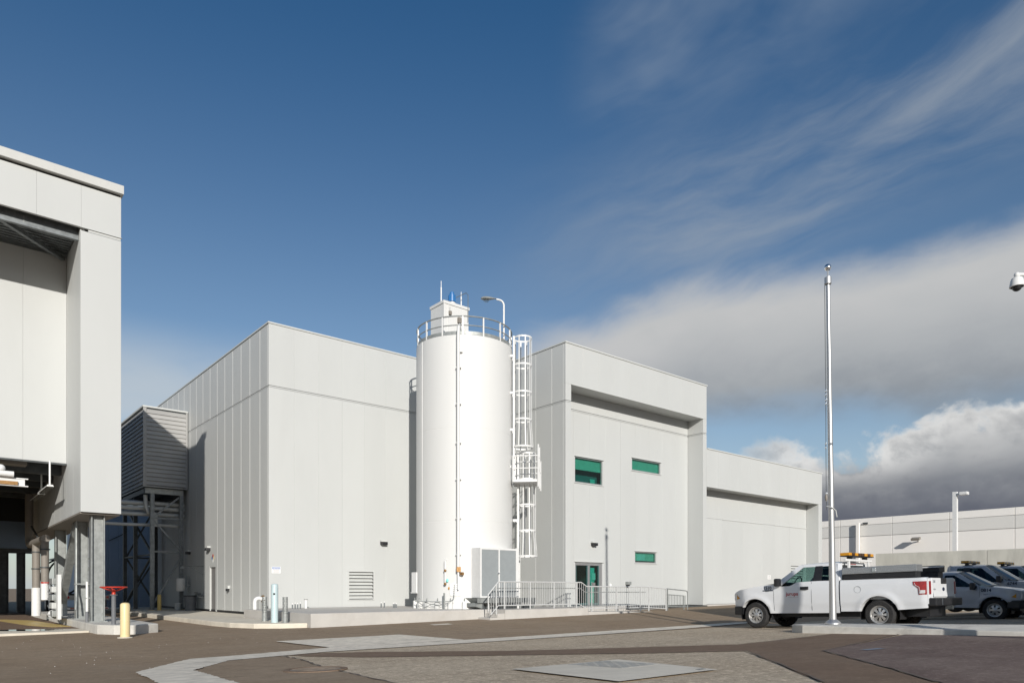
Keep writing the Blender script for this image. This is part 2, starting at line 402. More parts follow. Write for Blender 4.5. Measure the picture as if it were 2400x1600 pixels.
# ------------------------------------------------------------------ ground
def smooth01(t): t = min(max(t, 0), 1); return t * t * (3 - 2 * t)
def gz(x, y):
    if y <= 13.75:
        t = 13.75 - max(y, 3.0)
        return .033 * t + .012 * min(max(x - 20, 0), 14) * min(t / 6, 1)
    a = min((y - 13.75) / 7.3, 1); k = .014 if x > 9.4 else .006
    return a * (.05 + k * (min(max(x, -10), 38) - 9.4))
def ground_mesh():
    xs = [-900, -300, -120, -60, -30] + [-16 + i for i in range(0, 73)] + [75, 110, 200, 400, 900]
    ys = [-300, -80, -30, -12, -4] + [0 + .55 * i for i in range(0, 51)] + [29 + 1.5 * i for i in range(0, 12)] + [60, 90, 150, 300, 900, 1500]
    return MB().grid([[(x, y, gz(x, y)) for x in xs] for y in ys], True)
struct('ground', ground_mesh(), M['asphalt'])
def sheet(poly, lift, step=.5):
    """a thin sheet with the outline poly that follows the ground"""
    bm = bmesh.new(); vs = [bm.verts.new((x, y, 0)) for x, y in poly]; bm.faces.new(vs)
    x0, x1 = min(p[0] for p in poly), max(p[0] for p in poly); y0, y1 = min(p[1] for p in poly), max(p[1] for p in poly)
    def cut(co, no):
        bmesh.ops.bisect_plane(bm, geom=list(bm.verts) + list(bm.edges) + list(bm.faces), plane_co=co, plane_no=no)
    x = math.ceil(x0 / step) * step
    while x < x1: cut((x, 0, 0), (1, 0, 0)); x += step
    y = math.ceil(y0 / .55) * .55
    while y < y1: cut((0, y, 0), (0, 1, 0)); y += .55
    bmesh.ops.triangulate(bm, faces=[f for f in bm.faces if len(f.verts) > 4])
    mb = MB(); idx = {}
    for i, v in enumerate(bm.verts): idx[v] = i
    mb.v = [(v.co.x, v.co.y, gz(v.co.x, v.co.y) + lift) for v in bm.verts]
    mb.f = [tuple(idx[v] for v in f.verts) for f in bm.faces]; mb.sm = [True] * len(mb.f); bm.free()
    return mb
def wob(pts, amp, n=6):
    out = []
    for i, (a, b) in enumerate(zip(pts, pts[1:] + pts[:1])):
        for k in range(n):
            t = k / n; w = amp if k else 0
            out.append((a[0] + (b[0] - a[0]) * t + random.uniform(-w, w), a[1] + (b[1] - a[1]) * t + random.uniform(-w, w)))
    return out
struct('rough_asphalt', sheet(wob([(4.0, 11.0), (4.4, 13.3), (60, 13.6), (60, 0.5), (1.5, .5), (2.6, 6.0)], .015), .004), M['rough'])
struct('asphalt_strip', sheet(wob([(5.9, 13.1), (6.75, 12.45), (8.5, 10.2), (10.5, 8.85), (12.2, 7.7), (17.12, 8.15), (17.12, 6.65), (11.3, 5.55), (7.76, 2.66), (7.0, 2.2), (6.2, 2.6), (7.0, 3.44), (10.65, 6.55), (9.2, 7.75), (7.75, 9.25), (6.0, 11.05), (5.45, 12.2), (5.3, 13.0)], .03), .009), M['patch'])
struct('asphalt_infill', sheet(wob([(3.04, 10.8), (4.05, 12.45), (5.1, 12.75), (5.0, 11.6), (4.53, 9.74), (4.09, 7.04), (3.7, 3.5), (2.7, 3.5), (2.85, 8.5)], .04), .013), M['asphalt'])
struct('dark_asphalt', sheet(wob([(11.33, 5.55), (7.8, 2.66), (7.1, 2.0), (16, 0.6), (40, .6), (40, 3.5), (17.13, 6.55)], .02), .014), M['purple'])
def wob2(pts, amp): return wob(pts, amp, 26)
def ribbon(pts, w):
    l_, r_ = [], []
    for i, p in enumerate(pts):
        a, b = pts[max(i - 1, 0)], pts[min(i + 1, len(pts) - 1)]; dx_, dy_ = b[0] - a[0], b[1] - a[1]; n_ = math.hypot(dx_, dy_); k = w * random.uniform(.3, 1.0) / 2
        l_.append((p[0] - dy_ / n_ * k, p[1] + dx_ / n_ * k)); r_.append((p[0] + dy_ / n_ * k, p[1] - dx_ / n_ * k))
    return l_ + r_[::-1]
def dense(pts, n=14, amp=.02):
    return [(a[0] + (b[0] - a[0]) * k / n + random.uniform(-amp, amp), a[1] + (b[1] - a[1]) * k / n + random.uniform(-amp, amp)) for a, b in zip(pts, pts[1:]) for k in range(n)] + [pts[-1]]
for pts, w in (([(6.0, 11.05), (7.75, 9.25), (9.2, 7.75), (10.65, 6.55), (7.0, 3.44)], .07), ([(17.1, 6.65), (11.3, 5.55), (7.76, 2.66)], .09), ([(5.15, 12.75), (5.0, 11.6), (4.53, 9.74), (4.09, 7.04), (3.7, 3.5)], .10), ([(17.1, 8.15), (12.2, 7.7), (10.5, 8.85), (8.5, 10.2)], .05), ([(9.9, 20.9), (12.0, 16.5), (12.6, 14.3)], .05)):
    struct('tar_seam', sheet(ribbon(dense(pts), w * .6), .019), M['tar'])
# concrete valley gutter with its bend
struct('valley_gutter', sheet(wob2([(2.36, 11.2), (3.75, 13.55), (6.75, 14.25), (11.9, 14.2), (22.9, 14.6), (24.3, 14.35), (19.0, 13.75), (14.3, 13.35), (11.1, 13.22), (6.2, 13.15), (4.08, 12.47), (3.05, 10.85), (2.87, 8.5), (2.6, 3.5), (1.9, 3.5), (2.2, 9.3)], .022), .018), M['gutter'])
struct('concrete_patch', sheet(wob([(6.53, 16.6), (10.0, 16.7), (10.4, 14.25), (6.8, 14.23)], .015, 14), .020), M['gutter'])
struct('concrete_patch', sheet([(13.05, 19.85), (13.8, 19.85), (13.75, 19.45), (13.0, 19.45)], .008), M['gutter'])
struct('concrete_pad', sheet([(5.95, 7.1), (7.95, 7.02), (7.45, 4.98), (5.7, 5.02)], .024), M['conc'])
# ---- left lane slab
mb = MB().prism([(-9, 22.9, -.3), (3.0, 23.55, -.3), (3.76, 23.62, -.3), (3.76, 25.0, -.3), (2.6, 25.6, -.3), (-9, 28.2, -.3)], (0, 0, .37)); struct('concrete_apron', mb, M['conc'])
mb = MB().prism([(-9, 28.203, -.3), (2.6, 25.603, -.3), (3.76, 25.003, -.3), (3.76, 62, -.3), (-9, 62, -.3)], (0, 0, .366)); struct('lane', mb, M['patch'])  # rear slab in dark asphalt colour, painting in the shade below the building
mb = MB().prism([(1.5, 25.75, .07), (2.25, 25.6, .07), (3.3, 24.95, .07), (2.7, 24.35, .07), (2.0, 24.8, .07), (1.4, 25.3, .07)], (0, 0, .004))
m_w, t_w, b_w = nmat('puddle_water'); b_w.inputs['Base Color'].default_value = (.03, .03, .03, 1); b_w.inputs['Roughness'].default_value = .03
struct('puddle', mb, m_w)
mb = MB().prism([(-6, 36.5, .066), (2.3, 32.6, .066), (2.75, 28.2, .066), (3.2, 26.6, .066), (3.74, 26.6, .066), (3.3, 32.5, .066), (2.6, 34.2, .066), (-6, 38.2, .066)], (0, 0, .004)); struct('painted_strip', mb, M['yellow'])
# kerb island carrying the steel columns
mb = MB().prism([(3.77, 37, -.3), (3.77, 23.6, -.3), (3.80, 22.6, -.3), (4.10, 22.0, -.3), (4.54, 21.75, -.3), (5.3, 22.3, -.3), (5.3, 37, -.3)], (0, 0, .58))
struct('column_kerb', mb, M['kerb'], bevel=.03)
# walk along the warehouse side
mb = MB().prism([(7.5, 37, -.3), (7.5, 24.6, -.3), (7.62, 23.2, -.3), (8.0, 22.1, -.3), (8.6, 21.55, -.3), (9.41, 21.3, -.3), (9.41, 27.05, -.3), (10.58, 27.05, -.3), (10.58, 46, -.3), (8.2, 46, -.3), (8.2, 37, -.3)], (0, 0, .50))
struct('side_walk', mb, M['conc'], bevel=.03)
# plinth under the silo
mb = MB().prism([(9.43, 21.1, -.3), (21.2, 21.1, -.3), (21.2, 27.6, -.3), (10.62, 27.6, -.3), (9.43, 27.1, -.3)], (0, 0, .80)); struct('plinth', mb, M['plinth'], bevel=.012)
mb = MB().box(16.75, 21.2, 20.35, 21.097, -.3, .495); struct('raised_walk', mb, M['plinth'], bevel=.012)
mb = MB().box(21.203, 24.9, 21.5, 22.55, -.3, .49); struct('door_landing', mb, M['plinth'], bevel=.012)
mb = MB().prism([(21.203, 20.35, -.3), (27.4, 20.35, -.3), (27.4, 20.35, .205), (21.203, 20.35, .335)], (0, 1.147, 0)); struct('ramp', mb, M['plinth'])
mb = MB().box(24.903, 29.2, 21.5, 22.55, -.3, .30); struct('ramp_edge', mb, M['plinth'])
mb = MB().box(16.05, 16.747, 20.38, 21.097, -.3, .215); mb.box(16.4, 16.747, 20.38, 21.097, .215, .36); struct('steps', mb, M['plinth'], bevel=.008)
# flag pole island
mb = MB().prism([(17.2, 9.0, -.3), (17.2, -6, -.3), (18.5, -6, -.3), (18.5, 4.5, -.3), (18.7, 7.0, -.3), (18.7, 9.0, -.3), (18.35, 9.5, -.3), (17.6, 9.5, -.3)], (0, 0, .66))
mb.v = [(p[0], p[1], p[2] if p[2] < 0 else gz(p[0], p[1]) + .205) for p in mb.v]
struct('parking_island', mb, M['kerb'], bevel=.025)

# ------------------------------------------------------------------ main plant building (three joined blocks)
AU, AV, BU, BV, RV = 10.6, 27.66, 21.17, 21.66, 22.61
plant = thing('plant_building', 'white panelled factory building in three stepped blocks behind the silo', 'building', (AU, AV, .3))
def cells(a0, a1, z0, z1, holes):
    out = [(a0, a1, z0, z1)]
    for (h0, h1, g0, g1) in holes:
        nxt = []
        for (p0, p1, q0, q1) in out:
            i0, i1, j0, j1 = max(p0, h0), min(p1, h1), max(q0, g0), min(q1, g1)
            if i0 >= i1 or j0 >= j1: nxt.append((p0, p1, q0, q1)); continue
            if p0 < i0: nxt.append((p0, i0, q0, q1))
            if i1 < p1: nxt.append((i1, p1, q0, q1))
            if q0 < j0: nxt.append((i0, i1, q0, j0))
            if j1 < q1: nxt.append((i0, i1, j1, q1))
        out = nxt
    return out
def wall(parent, face, pl, cuts, z0, z1, m, holes=(), th=.1, gap=.003, ch=.006, name='wall_panel'):
    """a row of metal panels, one object each; face '-y' or '-x', pl the plane, cuts the joints along the wall"""
    for a0, a1 in zip(cuts, cuts[1:]):
        p0, p1 = a0 + gap / 2, a1 - gap / 2; cs = cells(p0, p1, z0, z1, holes); mb = MB()
        if len(cs) == 1 and cs[0] == (p0, p1, z0, z1):
            c = min(ch, (p1 - p0) / 4); d = c * .5
            pts = [(p0, th), (p0, d), (p0 + c, 0), (p1 - c, 0), (p1, d), (p1, th)]
            if face == '-y': mb.prism([(a, pl + t, z0) for a, t in pts], (0, 0, z1 - z0))
            else: mb.prism([(pl + t, a, z0) for a, t in pts], (0, 0, z1 - z0))
        else:
            for (q0, q1, r0, r1) in cs:
                if face == '-y': mb.box(q0, q1, pl, pl + th, r0, r1)
                else: mb.box(pl, pl + th, q0, q1, r0, r1)
        mb.build(name, m, parent, recalc=(len(cs) == 1))
def seq(a, b, st=1.07):
    n = max(1, round((b - a) / st)); return [a + (b - a) * i / n for i in range(n + 1)]
def part(name, mb, m, parent, **k): return mb.build(name, m, parent, **k)
ZS0, ZS1, ZT = 9.29, 9.37, 11.82
P = M['panel']
# block with the side wall
door_h = (34.2, 35.15, .22, 2.36)
side_cuts = [AV + .103, 28.6, 29.74, 30.8, 31.86, 32.92, 33.98, 35.04, 36.15] + [36.15 + 1.07 * i for i in range(1, 10)]
wall(plant, '-x', AU, side_cuts, .30, ZS0, P, [door_h], ch=.035)
wall(plant, '-x', AU, side_cuts, ZS1, ZT, P, ch=.035)
fc = seq(AU, BU - .003, 1.06)
wall(plant, '-y', AV, fc, .5, ZS0, P, [(14.08, 15.25, .82, 2.01)]); wall(plant, '-y', AV, fc, ZS1, ZT, P)
part('reveal_strip', MB().box(AU + .015, BU - .01, AV + .012, AV + .1, ZS0 + .018, ZS1 - .018), P, plant)
part('reveal_strip', MB().box(AU + .012, AU + .1, AV + .103, side_cuts[-1], ZS0 + .018, ZS1 - .018), P, plant)
core = MB(); core.box(AU + .11, 14.0, AV + .11, 45.7, .3, 11.6); core.box(15.35, 31.3, AV + .11, 45.7, .3, 11.6); core.box(14.0, 15.35, AV + .6, 45.7, .3, 11.6); core.box(14.0, 15.35, AV + .11, AV + .6, 2.1, 11.6); core.box(14.0, 15.35, AV + .11, AV + .6, .3, .75)
core.v = [(x, y, z) for x, y, z in core.v]
part('wall_core', core, M['gap'], plant)
part('base_gap', MB().box(AU + .05, AU + .11, AV + .1, 45.7, .2, .30), M['black'], plant)
part('coping', MB().box(AU - .035, BU + .05, AV - .035, AV + .14, ZT, 11.88), M['trim'], plant)
part('coping', MB().box(AU - .035, AU + .14, AV + .143, 45.7, ZT, 11.88), M['trim'], plant)
part('roof', MB().box(AU + .15, 31.3, AV + .15, 45.7, 11.62, 11.68), M['gap'], plant)
# side door
d = part('door_frame', MB().box(AU + .005, AU + .1, 34.2, 34.26, .22, 2.36).box(AU + .005, AU + .1, 35.09, 35.15, .22, 2.36).box(AU + .005, AU + .1, 34.26, 35.09, 2.30, 2.36), M['trim'], plant)
dl = part('door', MB().box(AU + .075, AU + .108, 34.263, 35.087, .22, 2.297), M['door_tan'], plant)
part('door_handle', MB().box(AU + .03, AU + .075, 34.33, 34.37, 1.15, 1.30), M['alu'], dl)
# louvred vent in the front wall
lv = part('vent', MB().box(14.03, 14.08, AV - .03, AV + .12, .78, 2.05).box(15.25, 15.30, AV - .03, AV + .12, .78, 2.05).box(14.08, 15.25, AV - .03, AV + .12, .78, .82).box(14.08, 15.25, AV - .03, AV + .12, 2.01, 2.05), M['trim'], plant)
for i in range(8):
    z = .85 + i * .148
    part('slat', MB().prism([(14.083, AV - .015, z), (14.083, AV + .005, z), (14.083, AV + .105, z + .12), (14.083, AV + .085, z + .12)], (1.164, 0, 0)), M['trim'], lv)
part('vent_backing', MB().box(14.05, 15.28, AV + .13, AV + .15, .8, 2.03), M['dark'], lv)
# entrance block
wall(plant, '-x', BU, [BV + .103, 22.5, 23.55, 24.6, 25.65, 26.7, AV - .003], .5, ZS0, P, ch=.03)
wall(plant, '-x', BU, [BV + .103, 22.5, 23.55, 24.6, 25.65, 26.7, AV - .003], ZS1, ZT, P, ch=.03)
part('reveal_strip', MB().box(BU + .012, BU + .1, BV + .103, AV - .003, ZS0 + .018, ZS1 - .018), P, plant)
part('wall_core', MB().box(BU + .11, BU + .3, BV + .12, AV + .1, .5, 11.6), M['gap'], plant)
wall(plant, '-y', BV, [BU, 21.51], .5, ZS0, P); wall(plant, '-y', BV, [BU, 21.51], ZS1, 10.09, P)
part('reveal_strip', MB().box(BU + .012, 21.50, BV + .012, BV + .1, ZS0 + .018, ZS1 - .018), P, plant)
part('reveal_strip', MB().box(31.13, 31.42, BV + .012, BV + .1, ZS0 + .018, ZS1 - .018), P, plant)
wall(plant, '-y', BV, [31.12, 31.43], .44, ZS0, P); wall(plant, '-y', BV, [31.12, 31.43], ZS1, 10.09, P)
wall(plant, '-y', BV, seq(BU, 31.43), 10.095, ZT, P)
part('drip_edge', MB().box(21.45, 31.15, BV - .02, BV + .10, 10.075, 10.092), M['trim'], plant)
W = {'w1': (22.68, 24.53, 6.10, 7.27), 'w2': (26.61, 28.82, 7.06, 7.66), 'w3': (26.84, 28.48, 2.55, 3.11), 'door': (22.70, 24.50, .50, 2.49)}
hl = list(W.values())
rc = seq(21.51, 31.12, 1.07)
wall(plant, '-y', RV, rc, .44, ZS0, P, hl); wall(plant, '-y', RV, rc, ZS1, 10.09, P)
part('reveal_strip', MB().box(21.52, 31.11, RV + .012, RV + .1, ZS0 + .018, ZS1 - .018), P, plant)
part('reveal_strip', MB().box(31.12 + .012, 31.22, BV + .11, RV - .005, ZS0 + .018, ZS1 - .018), P, plant)
wall(plant, '-x', 31.12, [BV + .103, RV - .003], .44, ZS0, P); wall(plant, '-x', 31.12, [BV + .103, RV - .003], ZS1, 10.09, P)
part('wall_return', MB().box(21.41, 21.51, BV + .103, RV - .003, .5, 10.09), P, plant)
part('soffit', MB().box(21.45, 31.3, BV + .105, RV + .1, 10.093, 10.13), M['trim'], plant)
part('back_panel', MB().box(21.35, 31.3, RV + .11, RV + .13, 10.0, 11.6), M['gap'], plant)
part('coping', MB().box(BU - .035, 31.47, BV - .035, BV + .14, ZT, 11.88), M['trim'], plant)
part('coping', MB().box(BU - .035, BU + .14, BV + .143, AV - .04, ZT, 11.88), M['trim'], plant)
part('roof', MB().box(BU + .15, 31.3, BV + .15, AV + .2, 11.55, 11.6), M['gap'], plant)
part('end_wall', MB().box(31.33, 31.43, BV + .103, 45, .44, ZT), P, plant)
# low block
CZ0, CZ1 = 6.61, 8.56
wall(plant, '-y', BV, seq(31.437, 43.88), CZ0, CZ1, P)
wall(plant, '-y', BV, [43.42, 43.88], .44, CZ0 - .006, P)
part('drip_edge', MB().box(31.44, 43.45, BV - .02, BV + .10, CZ0 - .02, CZ0 - .003), M['trim'], plant)
CV = 22.45
lC = (41.38, 43.02, 1.75, 2.70)
wall(plant, '-y', CV, [31.44, 32.3, 33.2, 34.06, 36.15, 38.23, 39.48, 41.3, 43.42], .44, 5.09, P, [lC])
wall(plant, '-y', CV, seq(31.44, 43.42), 5.10, CZ0, P, ch=.008)
for a0, a1 in ((34.06, 38.23), (39.48, 43.42)):
    part('door_trim', MB().box(a0, a1, CV - .03, CV - .001, 5.085, 5.12), M['trim'], plant)
wall(plant, '-x', 43.42, [BV + .103, CV - .003], .44, CZ0 - .006, P)
part('soffit', MB().box(31.44, 43.6, BV + .105, CV + .1, CZ0 + .002, CZ0 + .04), M['trim'], plant)
part('coping', MB().box(31.475, 43.92, BV - .035, BV + .14, CZ1, 8.62), M['trim'], plant)
part('end_wall', MB().box(43.78, 43.88, BV + .103, 45, .44, CZ1), P, plant)
part('wall_core', MB().box(31.5, 43.7, CV + .3, 45, .3, 8.4), M['gap'], plant)
part('base_curb', MB().box(31.6, 43.95, BV + .10, BV + .62, .1, .436), M['plinth'], plant)
part('base_curb', MB().box(25.2, 31.58, BV + .05, BV + 1.0, .0, .40), M['steel'], plant)
lv = part('vent', MB().box(lC[0], lC[0] + .05, CV - .02, CV + .1, lC[2], lC[3]).box(lC[1] - .05, lC[1], CV - .02, CV + .1, lC[2], lC[3]), M['trim'], plant)
for i in range(6):
    z = lC[2] + .02 + i * .155
    part('slat', MB().prism([(lC[0] + .05, CV - .012, z), (lC[0] + .05, CV + .006, z), (lC[0] + .05, CV + .10, z + .12), (lC[0] + .05, CV + .08, z + .12)], (lC[1] - lC[0] - .1, 0, 0)), M['trim'], lv)
part('vent_backing', MB().box(lC[0], lC[1], CV + .12, CV + .14, lC[2], lC[3]), M['dark'], lv)
# windows
def window(w, drop, slim=.05):
    a0, a1, z0, z1 = w
    f = part('window', MB().box(a0, a0 + slim, RV + .03, RV + .11, z0, z1).box(a1 - slim, a1, RV + .03, RV + .11, z0, z1).box(a0 + slim, a1 - slim, RV + .03, RV + .11, z0, z0 + slim).box(a0 + slim, a1 - slim, RV + .03, RV + .11, z1 - slim, z1), M['alu'], plant)
    part('pane', MB().box(a0 + slim, a1 - slim, RV + .065, RV + .075, z0 + slim, z1 - slim), M['bglass'], f)
    part('blind', MB().box(a0 + .02, a1 - .02, RV + .15, RV + .155, z1 - drop, z1 - .01), M['blind'], f)
    part('sill', MB().box(a0 - .05, a1 + .05, RV - .035, RV + .03, z0 - .035, z0 - .004), M['trim'], f)
    part('head_flashing', MB().box(a0 - .05, a1 + .05, RV - .05, RV + .02, z1 + .002, z1 + .025), M['trim'], f)
    part('room', MB().grid([[(a0 - .3, RV + .16, z0 - .3), (a0 - .3, RV + .16, z1 + .3)], [(a0 - .3, RV + 2.5, z0 - .3), (a0 - .3, RV + 2.5, z1 + .3)], [(a1 + .3, RV + 2.5, z0 - .3), (a1 + .3, RV + 2.5, z1 + .3)], [(a1 + .3, RV + .16, z0 - .3), (a1 + .3, RV + .16, z1 + .3)]], False)
         .add([(a0 - .3, RV + .16, z1 + .3), (a1 + .3, RV + .16, z1 + .3), (a1 + .3, RV + 2.5, z1 + .3), (a0 - .3, RV + 2.5, z1 + .3)], [(0, 1, 2, 3)])
         .add([(a0 - .3, RV + .16, z0 - .3), (a1 + .3, RV + .16, z0 - .3), (a1 + .3, RV + 2.5, z0 - .3), (a0 - .3, RV + 2.5, z0 - .3)], [(0, 1, 2, 3)]), M['darkgreen'], f, recalc=False)
    return f
w1 = window(W['w1'], .55); window(W['w2'], .60); w3 = window(W['w3'], .45)
part('poster', MB().box(27.15, 27.75, RV + .14, RV + .144, 2.68, 2.98), M['signwhite'], w3)
part('partition', MB().box(22.5, 24.7, RV + .55, RV + .58, 5.9, 7.3), M['partition'], w1)
part('desk_screen', MB().box(24.1, 24.4, RV + .40, RV + .44, 6.1, 6.42), M['teal'], w1)
# glazed double door
a0, a1, z0, z1 = W['door']
df = part('door_frame', MB().box(a0, a0 + .07, RV + .02, RV + .12, z0, z1).box(a1 - .20, a1, RV + .02, RV + .12, z0, z1).box(a0 + .07, a1 - .2, RV + .02, RV + .12, z1 - .14, z1).box(23.55, 23.68, RV + .03, RV + .11, z0, z1 - .14), M['alu'], plant)
for p0, p1 in ((a0 + .07, 23.55), (23.68, a1 - .20)):
    dd = part('door', MB().box(p0, p0 + .05, RV + .04, RV + .10, z0 + .02, z1 - .14).box(p1 - .05, p1, RV + .04, RV + .10, z0 + .02, z1 - .14).box(p0 + .05, p1 - .05, RV + .04, RV + .10, z0 + .02, z0 + .12), M['darkgreen'], plant)
    part('pane', MB().box(p0 + .05, p1 - .05, RV + .065, RV + .075, z0 + .12, z1 - .14), M['bglass'], dd)
    part('door_handle', MB().tube([(23.62 - .12 if p0 < 23 else 23.62 + .15, RV - .02, 1.2), (23.62 - .12 if p0 < 23 else 23.62 + .15, RV - .02, 1.6)], .015, 8), M['alu'], dd)
part('sunlit_interior_sheet', MB().box(23.72, 24.08, RV + .12, RV + .14, z0, 2.25), M['teal'], df)  # bright teal sheet, painted to stand for the sunlit interior behind the pane
part('notice', MB().box(23.88, 24.12, RV + .085, RV + .09, 1.68, 2.0), M['signwhite'], df); part('notice', MB().box(23.90, 24.08, RV + .055, RV + .062, 1.42, 1.56), M['door_tan'], df)
part('room', MB().box(a0 - .3, a0 - .25, RV + .16, RV + 3, .4, 2.8).box(a1 + .25, a1 + .3, RV + .16, RV + 3, .4, 2.8).box(a0 - .25, a1 + .25, RV + 2.95, RV + 3, .4, 2.8).box(a0 - .25, a1 + .25, RV + .16, RV + 2.95, 2.75, 2.8), M['darkgreen'], df)
part('partition', MB().box(22.6, 23.6, RV + .8, RV + .83, .5, 2.6), M['partition'], df)
part('door_head', MB().box(a0 - .06, a1 + .06, RV - .06, RV - .002, z1 + .004, z1 + .04), M['trim'], plant)

# ------------------------------------------------------------------ fittings on the walls
def wall_light(face, a, z, pl, label):
    t = thing('wall_light', label, 'wall light', ((a, pl, z) if face == '-y' else (pl, a, z)), group='wall lights on the plant building')
    def bx(x0, x1, d0, d1, z0, z1): return MB().box(a + x0, a + x1, pl - d1, pl - d0, z + z0, z + z1) if face == '-y' else MB().box(pl - d1, pl - d0, a + x0, a + x1, z + z0, z + z1)
    bx(-.15, .15, .001, .16, .05, .13).build('housing', M['trim'], t, bevel=.01)
    bx(-.13, .15, .001, .20, -.08, .047).build('lamp_head', M['black'], t, bevel=.012)
    bx(-.11, .13, .02, .18, -.095, -.083).build('lens', M['lampglass'], t)
    return t
wall_light('-y', 15.72, 3.30, AV, 'small black wall light above the louvred vent left of the silo')
wall_light('-y', 23.85, 3.34, RV, 'small black wall light above the glazed entrance door')
wall_light('-x', 35.1, 3.17, AU, 'small black wall light above the narrow side door, in the sun')
wall_light('-x', 38.3, 3.12, AU, 'small wall light in the shadow beside the tower frame')
# four-colour diamond
dm = thing('hazard_diamond', 'four-coloured hazard diamond sign beside the narrow side door', 'sign', (AU, 34.6, 2.72))
for (cy, cz, m) in ((0, .11, 'red'), (.11, 0, 'blue'), (-.11, 0, 'cream'), (0, -.11, 'signwhite')):
    part('diamond_quarter', MB().prism([(AU - .008, 34.6 + cy - .105, 2.72 + cz), (AU - .008, 34.6 + cy, 2.72 + cz + .105), (AU - .008, 34.6 + cy + .105, 2.72 + cz), (AU - .008, 34.6 + cy, 2.72 + cz - .105)], (.006, 0, 0)), M[m], dm)
# NOTICE sign
ns = thing('notice_sign', 'white and blue NOTICE sign on the front wall near the corner', 'sign', (10.9, AV, 2.03))
part('sign_plate', MB().box(10.72, 11.08, AV - .012, AV - .002, 1.90, 2.16), M['signwhite'], ns)
part('header', MB().box(10.74, 11.06, AV - .015, AV - .0125, 2.065, 2.145), M['signblue'], ns)
text('NOTICE', .075, (10.90, AV - .0165, 2.08), ROT_FRONT, M['signwhite'], ns, align='CENTER', bold=.002)
for i in range(3): part('print_line', MB().box(10.77 + .02 * (i % 2), 11.03 - .02 * (i % 2), AV - .0145, AV - .0125, 1.935 + .042 * i, 1.952 + .042 * i), M['signgrey'], ns)
cs = thing('wall_sign', 'small white sign on the low block behind the white pickup', 'sign', (38.9, CV, 1.95))
part('sign_plate', MB().box(38.75, 39.08, CV - .012, CV - .002, 1.84, 2.08), M['signwhite'], cs)
for i in range(3): part('print_line', MB().box(38.80, 39.03, CV - .0145, CV - .0125, 1.88 + .06 * i, 1.905 + .06 * i), M['signgrey'], cs)
part('print_mark', MB().cyl((38.915, CV - .0145, 2.03), (38.915, CV - .0125, 2.03), .03, 12), M['signgrey'], cs)
# door sign right of entrance
part_s = thing('access_plate', 'small round push plate on the wall right of the entrance', 'plate', (25.05, RV, 1.45))
part('plate', MB().cyl((25.05, RV - .03, 1.45), (25.05, RV - .002, 1.45), .07, 16), M['signwhite'], part_s); part('plate_back', MB().box(24.98, 25.12, RV - .012, RV - .0005, 1.25, 1.56), M['trim'], part_s)
# small loud-speaker-like box on a stem at the ramp
t = thing('outlet_hood', 'small grey hooded outlet on the wall above the ramp', 'outlet', (26.25, RV, 1.5))
part('hood', MB().box(26.12, 26.40, RV - .16, RV - .002, 1.47, 1.62), M['galv'], t, bevel=.02); part('outlet', MB().box(26.17, 26.32, RV - .10, RV - .002, 1.36, 1.468), M['black'], t)
# shower / eyewash, heater, valve, elbow on the side wall
t = thing('safety_shower', 'safety shower arm with drench head on the side wall', 'safety shower', (AU, 36.2, 2.38))
part('arm', MB().tube([(AU - .0, 36.1, 2.38), (AU - .75, 36.9, 2.40)], .02, 8), M['galv'], t); part('brace', MB().tube([(AU, 36.1, 1.95), (AU - .5, 36.6, 2.37)], .012, 8), M['galv'], t)
part('shower_head', MB().lathe([(.02, 0), (.10, -.09), (.11, -.12), (0, -.12)], (AU - .75, 36.9, 2.39), 14), M['galv'], t)
t = thing('water_heater', 'beige cylinder tank with pipe on the shaded wall', 'tank', (AU - .45, 38.3, .3))
part('tank', MB().lathe([(0, 1.15), (.19, 1.15), (.21, 1.20), (.21, 1.76), (.19, 1.80), (0, 1.80)], (AU - .45, 38.3, 0), 18), M['farband'], t)
part('stand_pipe', MB().tube([(AU - .18, 38.1, .3), (AU - .18, 38.1, 1.95)], .03, 8), M['galv'], t); part('bracket', MB().box(AU - .45, AU - .002, 38.22, 38.36, 1.4, 1.46), M['galv'], t)
t = thing('hose_valve', 'pair of pipe valves sticking out of the side wall', 'valve', (AU, 36.2, .95))
for i, (dy, dz2) in enumerate(((0, 0), (.28, .06), (-.2, -.08))):
    b_ = part('valve_body', MB().cyl((AU - .003, 36.2 + dy, .95 + dz2), (AU - .26, 36.2 + dy, .95 + dz2), .05, 10), M['galv_dark'], t); part('hand_wheel', MB().lathe([(.085, -.012), (.10, 0), (.085, .012), (.07, 0), (.085, -.012)], (AU - .22, 36.2 + dy, .95 + dz2 + .08), 14), M['steel'], b_)
t = thing('junction_box', 'small white outlet box with black cover on the side wall', 'outlet box', (AU, 32.35, 1.32))
part('box', MB().box(AU - .10, AU - .002, 32.22, 32.45, 1.28, 1.42), M['trim'], t, bevel=.01); part('outlet', MB().box(AU - .13, AU - .02, 32.28, 32.42, 1.17, 1.277), M['black'], t)
t = thing('vent_elbow', 'white gooseneck pipe elbow beside the warehouse corner', 'pipe', (10.1, 27.35, .49))
part('pipe', MB().tube([(9.72, 26.75, .48), (9.72, 26.75, .78)] + [(9.72 + .14 * (1 - math.cos(a)), 26.75, .78 + .14 * math.sin(a)) for a in [R(20 * i) for i in range(1, 10)]][:6] + [(10.0, 26.75, .90)], .075, 14), M['white'], t)
part('flange', MB().cyl((10.0, 26.75, .895), (10.06, 26.75, .895), .14, 16), M['brass'], t)
t = thing('drain_stub', 'white capped pipe stub on the plinth near the vent', 'pipe', (11.75, 26.75, .5))
part('pipe', MB().cyl((11.75, 26.75, .5), (11.75, 26.75, .84), .055, 14), M['white'], t); part('cap', MB().cyl((11.75, 26.75, .842), (11.75, 26.75, .87), .075, 14), M['galv'], t)
